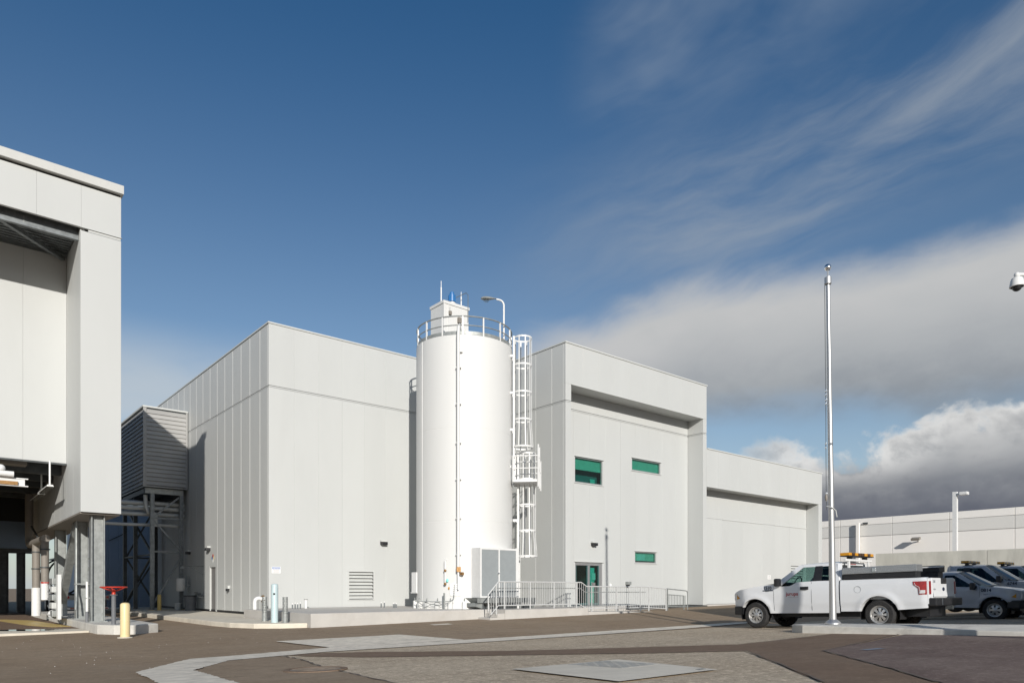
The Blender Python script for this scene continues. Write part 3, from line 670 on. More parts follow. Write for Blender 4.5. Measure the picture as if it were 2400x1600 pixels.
def conduits(xs, y, label):
    t = thing('conduit_stubs', label, 'conduit', (xs[0][0], y, .5), group='conduit stubs on the plinth')
    for x, h in xs:
        part('conduit', MB().cyl((x, y, .5), (x, y, .5 + h), .026, 10), M['galv_dark'], t); part('stub_end', MB().cyl((x, y, .502 + h), (x, y, .56 + h), .02, 8), M['white'], t)
conduits([(11.05, .17), (11.16, .19), (11.26, .18), (11.37, .20)], 26.4, 'row of four conduit stubs near the perforated posts')
conduits([(14.65, .18), (14.80, .20)], 25.9, 'pair of conduit stubs on the plinth left of the silo')
conduits([(14.82, .16), (14.89, .17), (14.96, .15)], 25.2, 'tight trio of conduit stubs on the plinth beside the silo')

# ------------------------------------------------------------------ posts by the corner
def perf(x, y, label):
    t = thing('perforated_post', label, 'post', (x, y, .2), group='perforated posts')
    mb = MB(); n = 40; r = .083; zs = [.2 + .0]
    rows = [.2, .44] + [.44 + .020 * i for i in range(1, 30)]
    ring = [[(x + r * math.cos(2 * math.pi * j / n), y + r * math.sin(2 * math.pi * j / n), z) for j in range(n)] for z in rows]
    vs = [p for rr in ring for p in rr]; fs = []
    for i in range(len(rows) - 1):
        for j in range(n):
            hole = i >= 2 and ((i - 2) % 4 in (1, 2)) and ((j + (2 if ((i - 2) // 4) % 2 else 0)) % 4 in (0, 1)) and i < len(rows) - 3
            if not hole: fs.append((i * n + j, i * n + (j + 1) % n, (i + 1) * n + (j + 1) % n, (i + 1) * n + j))
    mb.add(vs, fs, True); part('tube', mb, M['galv'], t)
    part('collar', MB().lathe([(.0885, .2), (.0885, .36), (.086, .362)], (x, y, 0), 24), M['galv'], t)
    part('base_plate', MB().cyl((x, y, .197), (x, y, .215), .12, 20), M['galv'], t)
perf(8.83, 23.4, 'grey perforated post left of the pale blue post'); perf(8.96, 21.98, 'grey perforated post right of the pale blue post')
t = thing('blue_post', 'tall pale blue bollard between two perforated posts', 'bollard', (8.74, 22.3, .2))
part('sleeve', MB().lathe([(.11, .2), (.11, 1.40), (.095, 1.43), (.05, 1.445), (0, 1.448)], (8.74, 22.3, 0), 28), M['blue_pale'], t)
part('key_plate', MB().sphere((8.74 - .055, 22.3 - .1, 1.12), .035, 10), M['steel'], t)
t = thing('yellow_bollard', 'pale yellow round bollard standing on the asphalt in front of the red valve', 'bollard', (4.08, 20.5, .0))
part('sleeve', MB().lathe([(.115, .02), (.115, .87), (.10, .905), (.06, .925), (0, .93)], (4.08, 20.5, 0), 28), M['cream'], t)
part('base_ring', MB().lathe([(.0, -.02), (.19, -.02), (.18, .03), (.12, .04)], (4.08, 20.5, 0), 24), M['conc'], t)
t = thing('post_valve', 'red handwheel valve on a grey post at the kerb end', 'valve', (4.19, 22.5, .28))
part('post', MB().cyl((4.19, 22.5, .28), (4.19, 22.5, 1.10), .058, 18), M['greypost'], t); part('post_cap', MB().cyl((4.19, 22.5, 1.10), (4.19, 22.5, 1.125), .10, 18), M['greypost'], t)
part('yoke', MB().lathe([(.05, 1.127), (.05, 1.17), (.035, 1.19), (.05, 1.24), (.03, 1.27)], (4.19, 22.5, 0), 14), M['red'], t)
hw = part('hand_wheel', MB().tube([(4.19 + .33 * math.cos(a), 22.5 + .33 * math.sin(a), 1.33) for a in [2 * math.pi * i / 32 for i in range(32)]], .021, 8, closed=True), M['red'], t)
for k in range(5):
    a = 2 * math.pi * k / 5 + .3
    part('spoke', MB().tube([(4.19 + .03 * math.cos(a), 22.5 + .03 * math.sin(a), 1.21), (4.19 + .33 * math.cos(a), 22.5 + .33 * math.sin(a), 1.33)], .017, 8), M['red'], hw)

# ------------------------------------------------------------------ silo
SX, SY, SR, SB, ST = 17.31, 23.69, 1.985, .5, 11.10
silo = thing('silo', 'tall white cylindrical silo on the plinth with railing and caged ladder', 'silo', (SX, SY, SB))
def sdir(deg):                                  # 0 = towards the yard, positive = to the right
    a = R(deg); f = Vector((-.59, -.808, 0)).normalized(); r = Vector((.808, -.59, 0)).normalized()
    return f * math.cos(a) + r * math.sin(a)
def spt(deg, rad, z): d = sdir(deg); return Vector((SX + d.x * rad, SY + d.y * rad, z))
part('shell', MB().lathe([(SR + .02, SB), (SR + .02, SB + .10), (SR, SB + .105), (SR, 3.9), (SR - .004, 3.905), (SR - .004, 3.915), (SR, 3.92), (SR, 7.5), (SR - .004, 7.505), (SR - .004, 7.515), (SR, 7.52), (SR, ST)], (SX, SY, 0), 96), M['silo'], silo)
part('top_cone', MB().lathe([(SR, ST + .001), (SR - .05, ST + .03), (.6, ST + .28), (0, ST + .3)], (SX, SY, 0), 64), M['silo'], silo)
part('seam_weld', MB().tube([spt(-58, SR, z) for z in (SB + .2, 3, 5, 6, 8, ST)], .012, 6), M['silo'], silo)
rail = part('top_rail', MB().tube([spt(a, SR - .03, 11.83) for a in range(0, 360, 5)], .028, 8, closed=True), M['galv'], silo)
part('mid_rail', MB().tube([spt(a, SR - .03, 11.48) for a in range(0, 360, 5)], .022, 8, closed=True), M['galv'], silo)
part('toe_board', MB().lathe([(SR - .02, 10.98 + .14), (SR - .02, 11.25), (SR - .035, 11.25), (SR - .035, 11.12)], (SX, SY, 0), 96), M['galv'], silo)
for a in range(-170, 180, 24):
    part('rail_post', MB().bar(spt(a, SR - .03, ST - .1), spt(a, SR - .03, 11.83), .05, .05, sdir(a)), M['white'], silo)
# head house with motor, rods and brackets
hx0, hx1, hy0, hy1 = 16.04, 17.27, 23.36, 24.3
hh = part('head_house', MB().box(hx0, hx1, hy0, hy1, ST - .05, 12.70), M['silo'], silo, bevel=.01)
part('house_lid', MB().box(hx0 - .03, hx1 + .03, hy0 - .03, hy1 + .03, 12.70, 12.81), M['silo'], hh)
part('house_rib', MB().box(hx0 - .02, hx0 + .05, hy0 - .025, hy0 - .001, 11.2, 12.69), M['silo'], hh)
part('house_rib', MB().box(hx0 + .2, hx0 + .23, hy0 - .02, hy0 - .001, 11.2, 12.69), M['silo'], hh)
part('switch_box', MB().box(hx0 + .22, hx0 + .33, hy0 - .1, hy0 - .021, 12.28, 12.42), M['tan_pipe'], hh)
part('switch_box', MB().box(hx0 + .66, hx0 + .80, hy0 - .12, hy0 - .001, 12.05, 12.26), M['tan_pipe'], hh)
part('conduit', MB().tube([(hx0 + .27, hy0 - .06, 12.42), (hx0 + .27, hy0 - .06, 12.62)], .012, 6), M['galv'], hh)
part('conduit', MB().tube([(hx0 + .73, hy0 - .06, 12.05), (hx0 + .78, hy0 - .10, 11.75), (hx0 + .85, hy0 - .2, 11.45)], .03, 6), M['galv'], hh)
mo = part('motor', MB().lathe([(0, 13.46), (.06, 13.46), (.09, 13.43), (.095, 13.36), (.14, 13.33), (.14, 13.05), (.09, 13.03)], (16.75, 23.8, 0), 18), M['blue'], silo)
part('motor_foot', MB().lathe([(.12, 13.03), (.15, 13.0), (.15, 12.9), (.22, 12.82), (0, 12.81)], (16.75, 23.8, 0), 18), M['white'], mo)
for i in range(8):
    a = 2 * math.pi * i / 8; part('fin', MB().bar((16.75 + .14 * math.cos(a), 23.8 + .14 * math.sin(a), 13.06), (16.75 + .14 * math.cos(a), 23.8 + .14 * math.sin(a), 13.32), .012, .03), M['blue'], mo)
for (x, y, h) in ((16.35, 24.0, 1.06), (17.25, 23.85, .80)):
    part('lightning_rod', MB().tube([(x, y, 12.81), (x, y, 12.81 + h * .75)], .028, 8).tube([(x, y, 12.81 + h * .75), (x, y, 12.81 + h)], .012, 6), M['white'], silo)
part('cable_pipe', MB().tube([(16.9, 23.75, 13.25), (17.15, 23.5, 13.40), (17.2, 23.42, 13.42), (17.2, 23.3, 13.30), (17.2, 23.3, 12.2)], .014, 6), M['galv_dark'], silo)
# fill pipe down the front
fp = part('fill_pipe', MB().tube([spt(-6.5, SR + .16, 2.12), spt(-6.5, SR + .16, 11.0), spt(-6.5, SR + .10, 11.35), spt(-6.5, SR - .25, 11.55)], .065, 14), M['silo'], silo)
for z in (2.6, 4.0, 5.5, 6.9, 8.4, 9.8): part('bracket', MB().bar(spt(-6.5, SR - .01, z), spt(-6.5, SR + .16, z), .2, .03), M['silo'], fp)
part('fill_box', MB().bar(spt(-4.0, SR + .06, 10.4), spt(-4.0, SR + .06, 10.75), .14, .12, sdir(0)), M['white'], fp)
part('fill_valve', MB().bar(spt(-6, SR + .16, 1.93), spt(-6, SR + .16, 2.12), .16, .16, sdir(0)).cyl(spt(-4, SR + .12, 1.86), spt(-1.5, SR + .2, 1.86), .06, 12), M['brass'], fp)
part('fill_coupling', MB().cyl(spt(-6.5, SR + .16, 1.25), spt(-6.5, SR + .16, 1.93), .035, 10), M['signwhite'], fp)
# level gauge with brass valves
lg = part('level_pipe', MB().tube([spt(-21, SR - .01, 2.42), spt(-21, SR + .12, 2.36), spt(-21, SR + .12, 1.5), spt(-21, SR - .01, 1.44)], .03, 8), M['white'], silo)
for z in (1.98, 1.47): part('gauge_valve', MB().sphere(spt(-20.5, SR + .15, z), .055, 10), M['brass'], lg)
part('gauge_tag', MB().sphere(spt(-19, SR + .06, 1.6), .05, 8, sc=(1, 1, 1.5)), M['teal'], lg)
part('gauge_tag', MB().sphere(spt(-17.5, SR + .04, 1.3), .03, 8, sc=(1, 1, 2)), M['amber'], lg)
# warning plate with grid lines
wp = part('warning_plate', MB().box(-.22, .22, -.006, .006, 0, .46), M['signwhite'], silo)
d0 = sdir(-9); wp.location = Vector(spt(-9.5, SR + .03, 1.02)) - Vector((SX, SY, SB)); wp.rotation_euler = (0, 0, math.atan2(d0.y, d0.x) + R(90))
wp.data.transform(Matrix.Translation(Vector((SX, SY, SB))))
for i in range(5):
    pl_ = part('print_line', MB().box(-.17, .17, -.010, -.0065, .08 + .075 * i, .095 + .075 * i), M['signgrey'], wp, local=True)
for i, a in enumerate(range(-75, 90, 15)):                       # anchor brackets round the foot
    c = spt(a, SR + .10, SB); b_ = part('anchor_bracket', MB().bar(spt(a, SR + .09, SB), spt(a, SR + .09, SB + .30), .16, .14, sdir(a)), M['silo'], silo)
    part('anchor_bolt', MB().cyl(spt(a, SR + .10, SB + .301), spt(a, SR + .10, SB + .42), .018, 8), M['galv'], b_)
part('foot_conduit', MB().tube([spt(-62, SR + .24, SB + .28), spt(-40, SR + .24, SB + .28), spt(-22, SR + .24, SB + .28), spt(-14, SR + .2, SB + .3), spt(-11, SR + .16, SB + .42), spt(-11, SR + .06, SB + .95)], .016, 8), M['galv'], silo)
part('foot_cable', MB().tube([spt(-56, SR + .2, SB + .12), spt(-45, SR + .22, SB + .06), spt(-35, SR + .22, SB + .18), spt(-25, SR + .22, SB + .14), spt(-18, SR + .2, SB + .2), spt(-12, SR + .1, SB + .24)], .012, 6), M['galv'], silo)
part('foot_post', MB().bar(spt(-20, SR + .3, SB), spt(-20, SR + .3, SB + .62), .05, .05), M['galv'], silo)
# caged ladder, two flights with a rest platform
LA = 80
LOFF = [0.0]
def lpt(out, side, z):                          # out from the shell, sideways (positive = away from the yard)
    o = sdir(LA); t = Vector((-o.y, o.x, 0)); 
    return Vector((SX, SY, 0)) + o * (SR + out + LOFF[0]) + t * side + Vector((0, 0, z))
def flight(z0, z1, off, zc0, flare):
    l = part('ladder', MB().bar(lpt(.20, off - .23, z0), lpt(.20, off - .23, z1), .05, .07, (sdir(LA))).bar(lpt(.20, off + .23, z0), lpt(.20, off + .23, z1), .05, .07, (sdir(LA))), M['white'], silo)
    z = z0 + .2
    while z < z1 - .1:
        part('rung', MB().cyl(lpt(.20, off - .22, z), lpt(.20, off + .22, z), .016, 6), M['white'], l); z += .3
    z = z0 + .5
    while z < min(z1, ST):
        part('standoff', MB().bar(lpt(-.02, off - .23, z), lpt(.20, off - .23, z), .03, .10).bar(lpt(-.02, off + .23, z), lpt(.20, off + .23, z), .03, .10), M['white'], l); z += 1.5
    def cg(a, z, r=.37):                         # cage point, a from -1 to 1 round the climber
        th = a * R(150); rr = r
        return lpt(.20 + .34 - rr * math.cos(math.pi - 0) * 0 + rr * math.cos(th) , off + rr * math.sin(th), z)
    zs = [zc0 + .02]; n = max(2, round((z1 - zc0) / 1.22))
    zs = [zc0 + .01 + (z1 - zc0 - .05) * i / n for i in range(n + 1)]
    cage = part('cage', MB().bar(lpt(.54, off - .37, z1), lpt(.54, off - .36, z1), .02, .02), M['white'], silo)
    for i, z in enumerate(zs):
        rad = .43 if (flare and i == 0) else .37
        mb = MB(); k = 20
        for j in range(k): mb.bar(cg(-1 + 2 * j / k, z, rad), cg(-1 + 2 * (j + 1) / k, z, rad), .012, .06)
        part('hoop', mb, M['white'], cage)
    for a in (-1, -.72, -.46, -.22, 0, .22, .46, .72, 1):
        pts = [cg(a, zs[0], .43 if flare else .37), cg(a, zs[0] + .8, .37), cg(a, z1)]
        mb = MB()
        th = a * R(150); o = sdir(LA); t = Vector((-o.y, o.x, 0)); nrm = o * math.cos(th) + t * math.sin(th)
        for p_, q_ in zip(pts, pts[1:]): mb.bar(p_, q_, .014, .06, nrm) if False else mb.bar(p_, q_, .045, .012, nrm)
        part('cage_strap', mb, M['white'], cage)
LOFF[0] = -.09
flight(5.75, 11.55, -.12, 7.05, True)
LOFF[0] = .04
flight(.6, 6.9, .30, 2.62, True)
pf = part('platform', MB().prism([lpt(.05, -.50, 5.60), lpt(1.05, -.50, 5.60), lpt(1.05, .85, 5.60), lpt(.05, .85, 5.60)], (0, 0, .10)), M['white'], silo)
for z in (6.15, 6.65):
    part('platform_rail', MB().tube([lpt(.03, -.52, z), lpt(1.07, -.52, z), lpt(1.07, .87, z), lpt(.03, .87, z)], .022, 8), M['white'], pf)
for (o, t_) in ((.05, -.52), (1.07, -.52), (1.07, .15), (1.07, .87), (.05, .87)):
    part('platform_post', MB().bar(lpt(o, t_, 5.4 if o > .5 else 5.60), lpt(o, t_, 7.1 if (o > .5 and t_ < .5) else 6.67), .05, .05), M['white'], pf)
part('ladder_leg', MB().bar(lpt(.25, .1, 2.45), lpt(-.02, .0, 2.05), .05, .05), M['steel'], silo)

# street lamp on the silo roof
lx, ly = SX + .766 * 1.64 - .643 * .88, SY - .643 * 1.64 - .766 * .88
t = thing('roof_lamp', 'white gooseneck street lamp rising from the edge of the silo roof', 'street lamp', (lx, ly, ST))
ro = Vector((-.766, .643, 0))
path = [Vector((lx, ly, 11.0)), Vector((lx, ly, 12.66))] + [Vector((lx, ly, 12.66)) + ro * (.24 * (1 - math.cos(R(a)))) + Vector((0, 0, .24 * math.sin(R(a)))) for a in range(10, 81, 10)]
path.append(path[-1] + ro * .10 + Vector((0, 0, .02)))
part('pole', MB().tube(path, .036, 10), M['white'], t)
e0 = path[-1]; hd = MB(); prof = [(0, .032), (.09, .045), (.2, .085), (.36, .12), (.5, .12), (.60, .08), (.63, .02)]
rows = []
for (dd, rr) in prof:
    c = e0 + ro * dd + Vector((0, 0, .02)); sdv = Vector((.643, .766, 0))
    rows.append([c + sdv * (rr * math.cos(a)) + Vector((0, 0, rr * (.75 if math.sin(a) > 0 else .30) * math.sin(a))) for a in [2 * math.pi * i / 16 for i in range(17)]])
part('lamp_head', hd.grid(rows), M['galv'], t)
part('lamp_glass', MB().sphere(e0 + ro * .42 + Vector((0, 0, -.01)), .12, 14, -1, 0.1, (1.2, .9, .9)), M['lampglass'], t)

# discharge cabinet, skid and control box
t = thing('silo_cabinet', 'white cabinet with two grey doors against the foot of the silo', 'cabinet', (17.3, 21.6, .92))
cx0, cx1, cy0, cy1, cz0, cz1 = 16.36, 18.20, 21.38, 22.5, .94, 2.86
part('cabinet_body', MB().box(cx0, cx1, cy0 + .03, cy1, cz0, cz1), M['white'], t, bevel=.008)
part('cabinet_frame', MB().box(cx0, cx0 + .07, cy0, cy0 + .028, cz0, cz1).box(cx1 - .05, cx1, cy0, cy0 + .028, cz0, cz1).box(cx0 + .07, cx1 - .05, cy0, cy0 + .028, cz1 - .07, cz1).box(cx0 + .07, cx1 - .05, cy0, cy0 + .028, cz0, cz0 + .06).box(17.26, 17.32, cy0 - .004, cy0 + .028, cz0 + .06, cz1 - .07), M['white'], t)
for p0, p1 in ((cx0 + .073, 17.257), (17.323, cx1 - .053)):
    dd = part('cabinet_door', MB().box(p0, p1, cy0 + .012, cy0 + .029, cz0 + .063, cz1 - .073), M['door_grey'], t)
    if p0 < 17: part('door_handle', MB().cyl((17.20, cy0 - .03, 1.88), (17.27, cy0 - .03, 1.88), .025, 10).box(17.21, 17.24, cy0 - .02, cy0 + .012, 1.84, 1.92), M['chrome'], dd)
part('corner_post', MB().box(cx1 + .002, cx1 + .10, cy0, cy0 + .1, .5, 2.9), M['white'], t)
sk = thing('steel_skid', 'galvanised steel skid and trough under the silo cabinet', 'skid', (17.2, 21.6, .5))
part('trough', MB().prism([(16.15, 21.32, .93), (16.15, 22.3, .93), (16.35, 22.3, .72), (16.35, 21.5, .72)], (2.0, 0, 0)), M['galv'], sk)
part('deck_beam', MB().box(16.15, 19.1, 21.25, 21.31, .74, .925), M['galv'], sk); part('foot_beam', MB().box(16.35, 19.1, 21.4, 21.52, .50, .60), M['steel'], sk)
part('chute', MB().prism([(16.15, 21.35, .60), (16.50, 21.35, .50), (16.50, 21.35, .70), (16.42, 21.35, .735), (16.2, 21.35, .735)], (0, .8, 0)), M['galv'], sk)
for i in range(18):
    part('skid_stud', MB().box(16.62 + i * .14, 16.66 + i * .14, 21.235, 21.247, .66, .92), M['galv_dark'], sk)
for x in (16.7, 17.5, 18.3, 19.0): part('skid_leg', MB().box(x, x + .1, 21.35, 21.42, .50, .74), M['galv'], sk)
cb = thing('control_box', 'white control box with triangle mark on a stand left of the silo', 'control box', (15.55, 24.55, .5))
bx0, bx1, by0, by1 = 15.42, 15.86, 24.42, 24.78
part('box', MB().box(bx0, bx1, by0, by1, 1.14, 1.95), M['white'], cb, bevel=.01)
part('box_door', MB().box(bx0 + .02, bx1 - .02, by0 - .012, by0 - .0005, 1.17, 1.92), M['white'], cb)
part('triangle_mark', MB().prism([(bx0 + .08, by0 - .016, 1.22), (bx0 + .33, by0 - .016, 1.22), (bx0 + .10, by0 - .016, 1.86)], (0, .0035, 0)), M['redtext'], cb)
part('triangle_face', MB().prism([(bx0 + .10, by0 - .0195, 1.24), (bx0 + .295, by0 - .0195, 1.24), (bx0 + .115, by0 - .0195, 1.78)], (0, .003, 0)), M['white'], cb)
part('stand', MB().box(15.60, 15.66, 24.55, 24.61, .5, 1.14), M['white'], cb); part('stand_foot', MB().box(15.53, 15.73, 24.48, 24.68, .5, .78), M['white'], cb)
part('cable_gland', MB().tube([(15.5, 24.5, 1.14), (15.52, 24.5, .98), (15.6, 24.5, .9), (15.62, 24.52, .55)], .03, 8), M['black'], cb)
part('rain_lip', MB().box(bx0 - .03, bx1 + .03, by0 - .05, by1 + .02, 1.10, 1.138), M['white'], cb)

# ------------------------------------------------------------------ ramp railing
RY = 20.45; K = RY / 21.2
def rp(u, z): return Vector((u * K, RY, 1.3 + (z - 1.3) * K))
rl = thing('ramp_railing', 'white painted railing with balusters along the raised walk and ramp', 'railing', tuple(rp(17, .5)))
toppts = [rp(16.60, 1.06), rp(17.10, 1.55), rp(21.66, 1.55), rp(21.98, 1.38), rp(26.0, 1.37), rp(27.45, 1.28)]
def lerp_z(pts, u):
    for p, q in zip(pts, pts[1:]):
        if p.x <= u <= q.x: return p.z + (q.z - p.z) * (u - p.x) / (q.x - p.x)
    return pts[-1].z if u > pts[-1].x else pts[0].z
botpts = [rp(16.62, .30), rp(16.72, .28), rp(17.10, .63), rp(21.5, .63), rp(21.98, .43), rp(26.0, .40), rp(27.45, .32)]
part('hand_rail', MB().tube([rp(16.62, .42)] + toppts, .024, 8), M['rail'], rl)
part('bottom_rail', MB().tube([rp(16.62, .42)] + botpts[1:], .02, 8), M['rail'], rl)
part('inner_rail', MB().tube([p + Vector((0, .07, -.24)) for p in toppts[1:-1]], .018, 8), M['galv'], rl)
for u, zb in ((17.0, .30), (17.41, .52), (18.74, .5), (20.05, .5), (21.36, .5), (22.3, .31), (23.9, .30), (25.57, .27), (26.15, .26), (27.45, .20)):
    x = u * K; part('post', MB().bar((x, RY, 1.3 + (zb - 1.3) * K - .02), (x, RY, lerp_z(toppts, x)), .04, .04), M['rail'], rl)
u = 16.62 * K + .12
while u < 27.4 * K:
    part('baluster', MB().bar((u, RY, lerp_z(botpts, u)), (u, RY, lerp_z(toppts, u)), .014, .014), M['rail'], rl); u += .122
gate = thing('ramp_end_rail', 'short grey end section of the ramp railing in shade', 'railing', tuple(rp(27.6, .2)))
part('hand_rail', MB().tube([rp(27.5, 1.28), rp(29.0, 1.18), rp(29.12, 1.14), rp(29.15, 1.05), rp(29.15, .22)], .024, 8), M['galv'], gate)
part('inner_frame', MB().tube([rp(27.55, 1.0), rp(28.85, .93), rp(28.85, .17)], .02, 8).tube([rp(27.55, .42), rp(29.12, .38)], .02, 8), M['galv'], gate)
for i in range(12):
    x = 27.62 * K + i * .118; part('baluster', MB().bar((x, RY, rp(0, .42).z), (x, RY, rp(0, 1.0 - .05 * i / 10).z), .018, .018), M['galv'], gate)
for u in (27.55, 28.85): part('post', MB().bar(rp(u, .05), rp(u, 1.28 if u < 28 else .93), .045, .045), M['galv'], gate)
# ------------------------------------------------------------------ elevated loading building on steel columns
LBW = 26.56
LB = thing('loading_building', 'elevated white loading building on galvanised steel columns at the left edge', 'building', (4.1, 24, .28))
LV, L1, L0 = 24.0, 3.61, 4.67
lc = [-9.4 + 1.085 * i for i in range(13)]; lc = [x for x in lc if x < L1 - .3] + [L1 + .02, L0]
wall(LB, '-y', LV, lc, 11.90, 13.12, P, ch=.006)
wall(LB, '-y', LV, [L1, L0], 3.55, 11.80, P, ch=.006)
part('reveal_strip', MB().box(L1 + .2, L0 - .01, LV + .012, LV + .1, 11.818, 11.882), P, LB)
part('drip_edge', MB().box(L1 - .01, L0 + .02, LV - .02, LV + .05, 11.888, 11.897), M['trim'], LB)
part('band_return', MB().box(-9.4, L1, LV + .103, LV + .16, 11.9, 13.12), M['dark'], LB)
part('eaves_shadow_gap', MB().box(-9.4, L0 - .02, LV + .03, LV + .12, 13.122, 13.18), M['black'], LB)
gt = part('roof_fascia', MB().prism([(-9.4, LV - .13, 13.19), (-9.4, LV - .131, 13.24), (-9.4, LV - .13, 13.44), (-9.4, LV + .5, 13.46), (-9.4, LV + .5, 13.19)], (9.4 + L0 + .05, 0, 0)), M['fascia'], LB)
part('roof', MB().box(-9.4, L0, LV + .15, 49.0, 12.95, 13.12), M['gap'], LB)
wall(LB, '-x', L1, [LV + .103, 25.3, 26.56, 27.9, 29.3, 30.7, 32.1, 33.5, 35.1, 37.0], 3.55, 11.15, P, ch=.010, th=.12)
wall(LB, '-x', L1, [LV + .103, 25.3, LBW], 11.155, 11.9, P, ch=.010, th=.12)
part('outer_wall', MB().box(L0 - .06, L0, LV + .103, 49, 3.55, 12.948), P, LB)
part('rear_wall', MB().box(-9.4, L0 - .063, 48.9, 49, 3.55, 12.948), P, LB)
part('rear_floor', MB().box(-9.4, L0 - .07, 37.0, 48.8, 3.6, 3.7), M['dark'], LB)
part('wall_floor', MB().box(L1 + .12, L0 - .063, LV + .103, 37, 3.56, 3.62), M['door_tan'], LB)
part('wall_floor', MB().box(L1 + .002, L0 - .02, LV + .11, 37, 3.50, 3.545), M['tan_pipe'], LB)
LBW = 26.56
wall(LB, '-y', LBW, [x for x in (-9.4, -6.8, -5.2, -3.6, -1.9, -.3, 1.3)] + [2.45, L1 - .003], 5.30, 11.88, P, ch=.008)
part('back_core', MB().box(-9.4, L1 - .01, LBW + .11, LBW + .2, 5.3, 11.88), M['gap'], LB)
part('ledge', MB().box(-9.4, L1 - .005, LBW - .03, LBW + .1, 5.24, 5.295), M['steel'], LB)
dk = part('roof_deck', MB().box(-9.4, L1 - .01, LV + .17, LBW - .005, 12.02, 12.06), M['galv_dark'], LB)
for i in range(12): part('deck_rib', MB().box(-9.4, L1 - .01, LV + .32 + .185 * i, LV + .42 + .185 * i, 11.955, 12.018), M['galv_dark'], dk)
part('front_beam', MB().box(-9.4, L1 - .01, LV + .30, LV + .42, 11.62, 11.70).box(-9.4, L1 - .01, LV + .34, LV + .37, 11.70, 11.95), M['galv_dark'], LB)
part('deck_brace', MB().bar((1.6, LV + .4, 11.72), (3.5, LBW - .1, 11.80), .12, .12), M['galv_dark'], LB)
part('deck_brace', MB().bar((1.0, LV + .4, 11.75), (.95, LBW - .05, 11.78), .15, .18), M['galv_dark'], LB)
part('hanger', MB().box(2.25, 2.28, LV + .33, LV + .36, 11.7, 11.9), M['galv'], LB)
# dark underside
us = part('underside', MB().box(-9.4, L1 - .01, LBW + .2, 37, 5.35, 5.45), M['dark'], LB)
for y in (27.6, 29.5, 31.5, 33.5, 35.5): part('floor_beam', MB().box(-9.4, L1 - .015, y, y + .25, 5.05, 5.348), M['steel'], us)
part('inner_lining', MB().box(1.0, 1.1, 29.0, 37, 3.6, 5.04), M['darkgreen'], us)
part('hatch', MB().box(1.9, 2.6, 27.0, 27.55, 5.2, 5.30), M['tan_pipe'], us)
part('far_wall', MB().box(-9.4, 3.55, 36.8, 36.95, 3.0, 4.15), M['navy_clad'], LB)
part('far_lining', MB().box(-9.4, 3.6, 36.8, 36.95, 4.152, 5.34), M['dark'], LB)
def hcol(x0, x1, y, z0, z1, m, label=None):
    c = part('column', MB().box(x0, x0 + .03, y, y + .33, z0, z1).box(x1 - .03, x1, y, y + .33, z0, z1).box(x0 + .03, x1 - .03, y + .12, y + .15, z0, z1), m, LB)
    part('base_plate', MB().box(x0 - .06, x1 + .06, y - .06, y + .39, z0 - .0, z0 + .035), m, c); return c
for y in (24.3, 27.0, 31.6): hcol(3.93, 4.29, y, .28, 3.50, M['galv'])
for (x0, x1, y) in ((3.0, 3.36, 42.8), (3.7, 4.05, 42.8), (-2.5, -2.1, 36.2), (-6.5, -6.1, 36.2)): hcol(x0, x1, y, .0, 3.1, M['steel'])
part('brace', MB().bar((4.05, 31.4, .35), (4.05, 27.6, 3.5), .22, .26), M['galv'], LB)
part('rear_girder', MB().box(-9.4, 4.7, 42.7, 43.2, 3.05, 3.6), M['steel'], LB)
part('gusset', MB().box(3.95, 4.2, 30.75, 30.78, .28, 1.0), M['galv'], LB)
# conduits on the columns
cd = thing('column_conduit', 'grey electrical conduit strapped to the second steel column', 'conduit', (3.9, 26.9, .3))
part('conduit', MB().tube([(3.92, 26.85, 3.5), (3.92, 26.85, 1.2), (3.90, 26.7, .95), (3.86, 26.55, .6)], .03, 8), M['galv'], cd); part('strap', MB().box(3.86, 4.32, 26.80, 26.98, 1.42, 1.46), M['galv'], cd)
cd = thing('valve_stick', 'white handle rod clamped to the front steel column', 'rod', (3.85, 24.5, .3))
part('rod', MB().tube([(3.86, 24.55, 1.5), (3.86, 24.55, .6)], .035, 8), M['white'], cd); part('rod_foot', MB().tube([(3.86, 24.55, .6), (3.86, 24.55, .28)], .045, 8), M['greypost'], cd); part('clamp', MB().box(3.80, 4.05, 24.52, 24.58, .98, 1.02), M['galv'], cd)
# pipes
pp = thing('tan_pipework', 'tan lagged pipes bending down to two white pipe feet under the loading building', 'pipe', (3.5, 31, .3))
def arc(c, r, a0, a1, ax, ay, n=6): return [Vector(c) + Vector(ax) * (r * math.cos(R(a0 + (a1 - a0) * i / n))) + Vector(ay) * (r * math.sin(R(a0 + (a1 - a0) * i / n))) for i in range(n + 1)]
YA, YB = 31.4, 29.0
part('pipe', MB().tube([(3.3, YA + 2.2, 5.0), (3.3, YA + 2.2, 3.4)] + arc((3.3, YA + 1.8, 3.4), .4, 0, -90, (0, 1, 0), (0, 0, 1))[1:] + [(3.3, YB - .2, 3.0)], .14, 14), M['tan_pipe'], pp)
part('pipe', MB().tube([(3.3, YA, 3.0), (3.3, YA, 1.32)], .13, 14), M['tan_pipe'], pp); part('pipe_foot', MB().tube([(3.3, YA, 1.32), (3.3, YA, .28)], .15, 14), M['white'], pp)
part('pipe', MB().tube([(3.3, YB, 3.0), (3.3, YB, 1.52)], .12, 14), M['tan_pipe'], pp); part('pipe_foot', MB().tube([(3.3, YB, 1.46), (3.3, YB, .9)], .12, 14), M['white'], pp)
part('red_band', MB().cyl((3.3, YB, 1.47), (3.3, YB, 1.51), .125, 14), M['red'], pp)
part('hose', MB().tube([(3.32, 33, 3.7), (3.36, 31.5, 3.2), (3.36, 29.3, 2.7), (3.36, 29.1, 2.6)], .035, 8), M['steel'], pp)
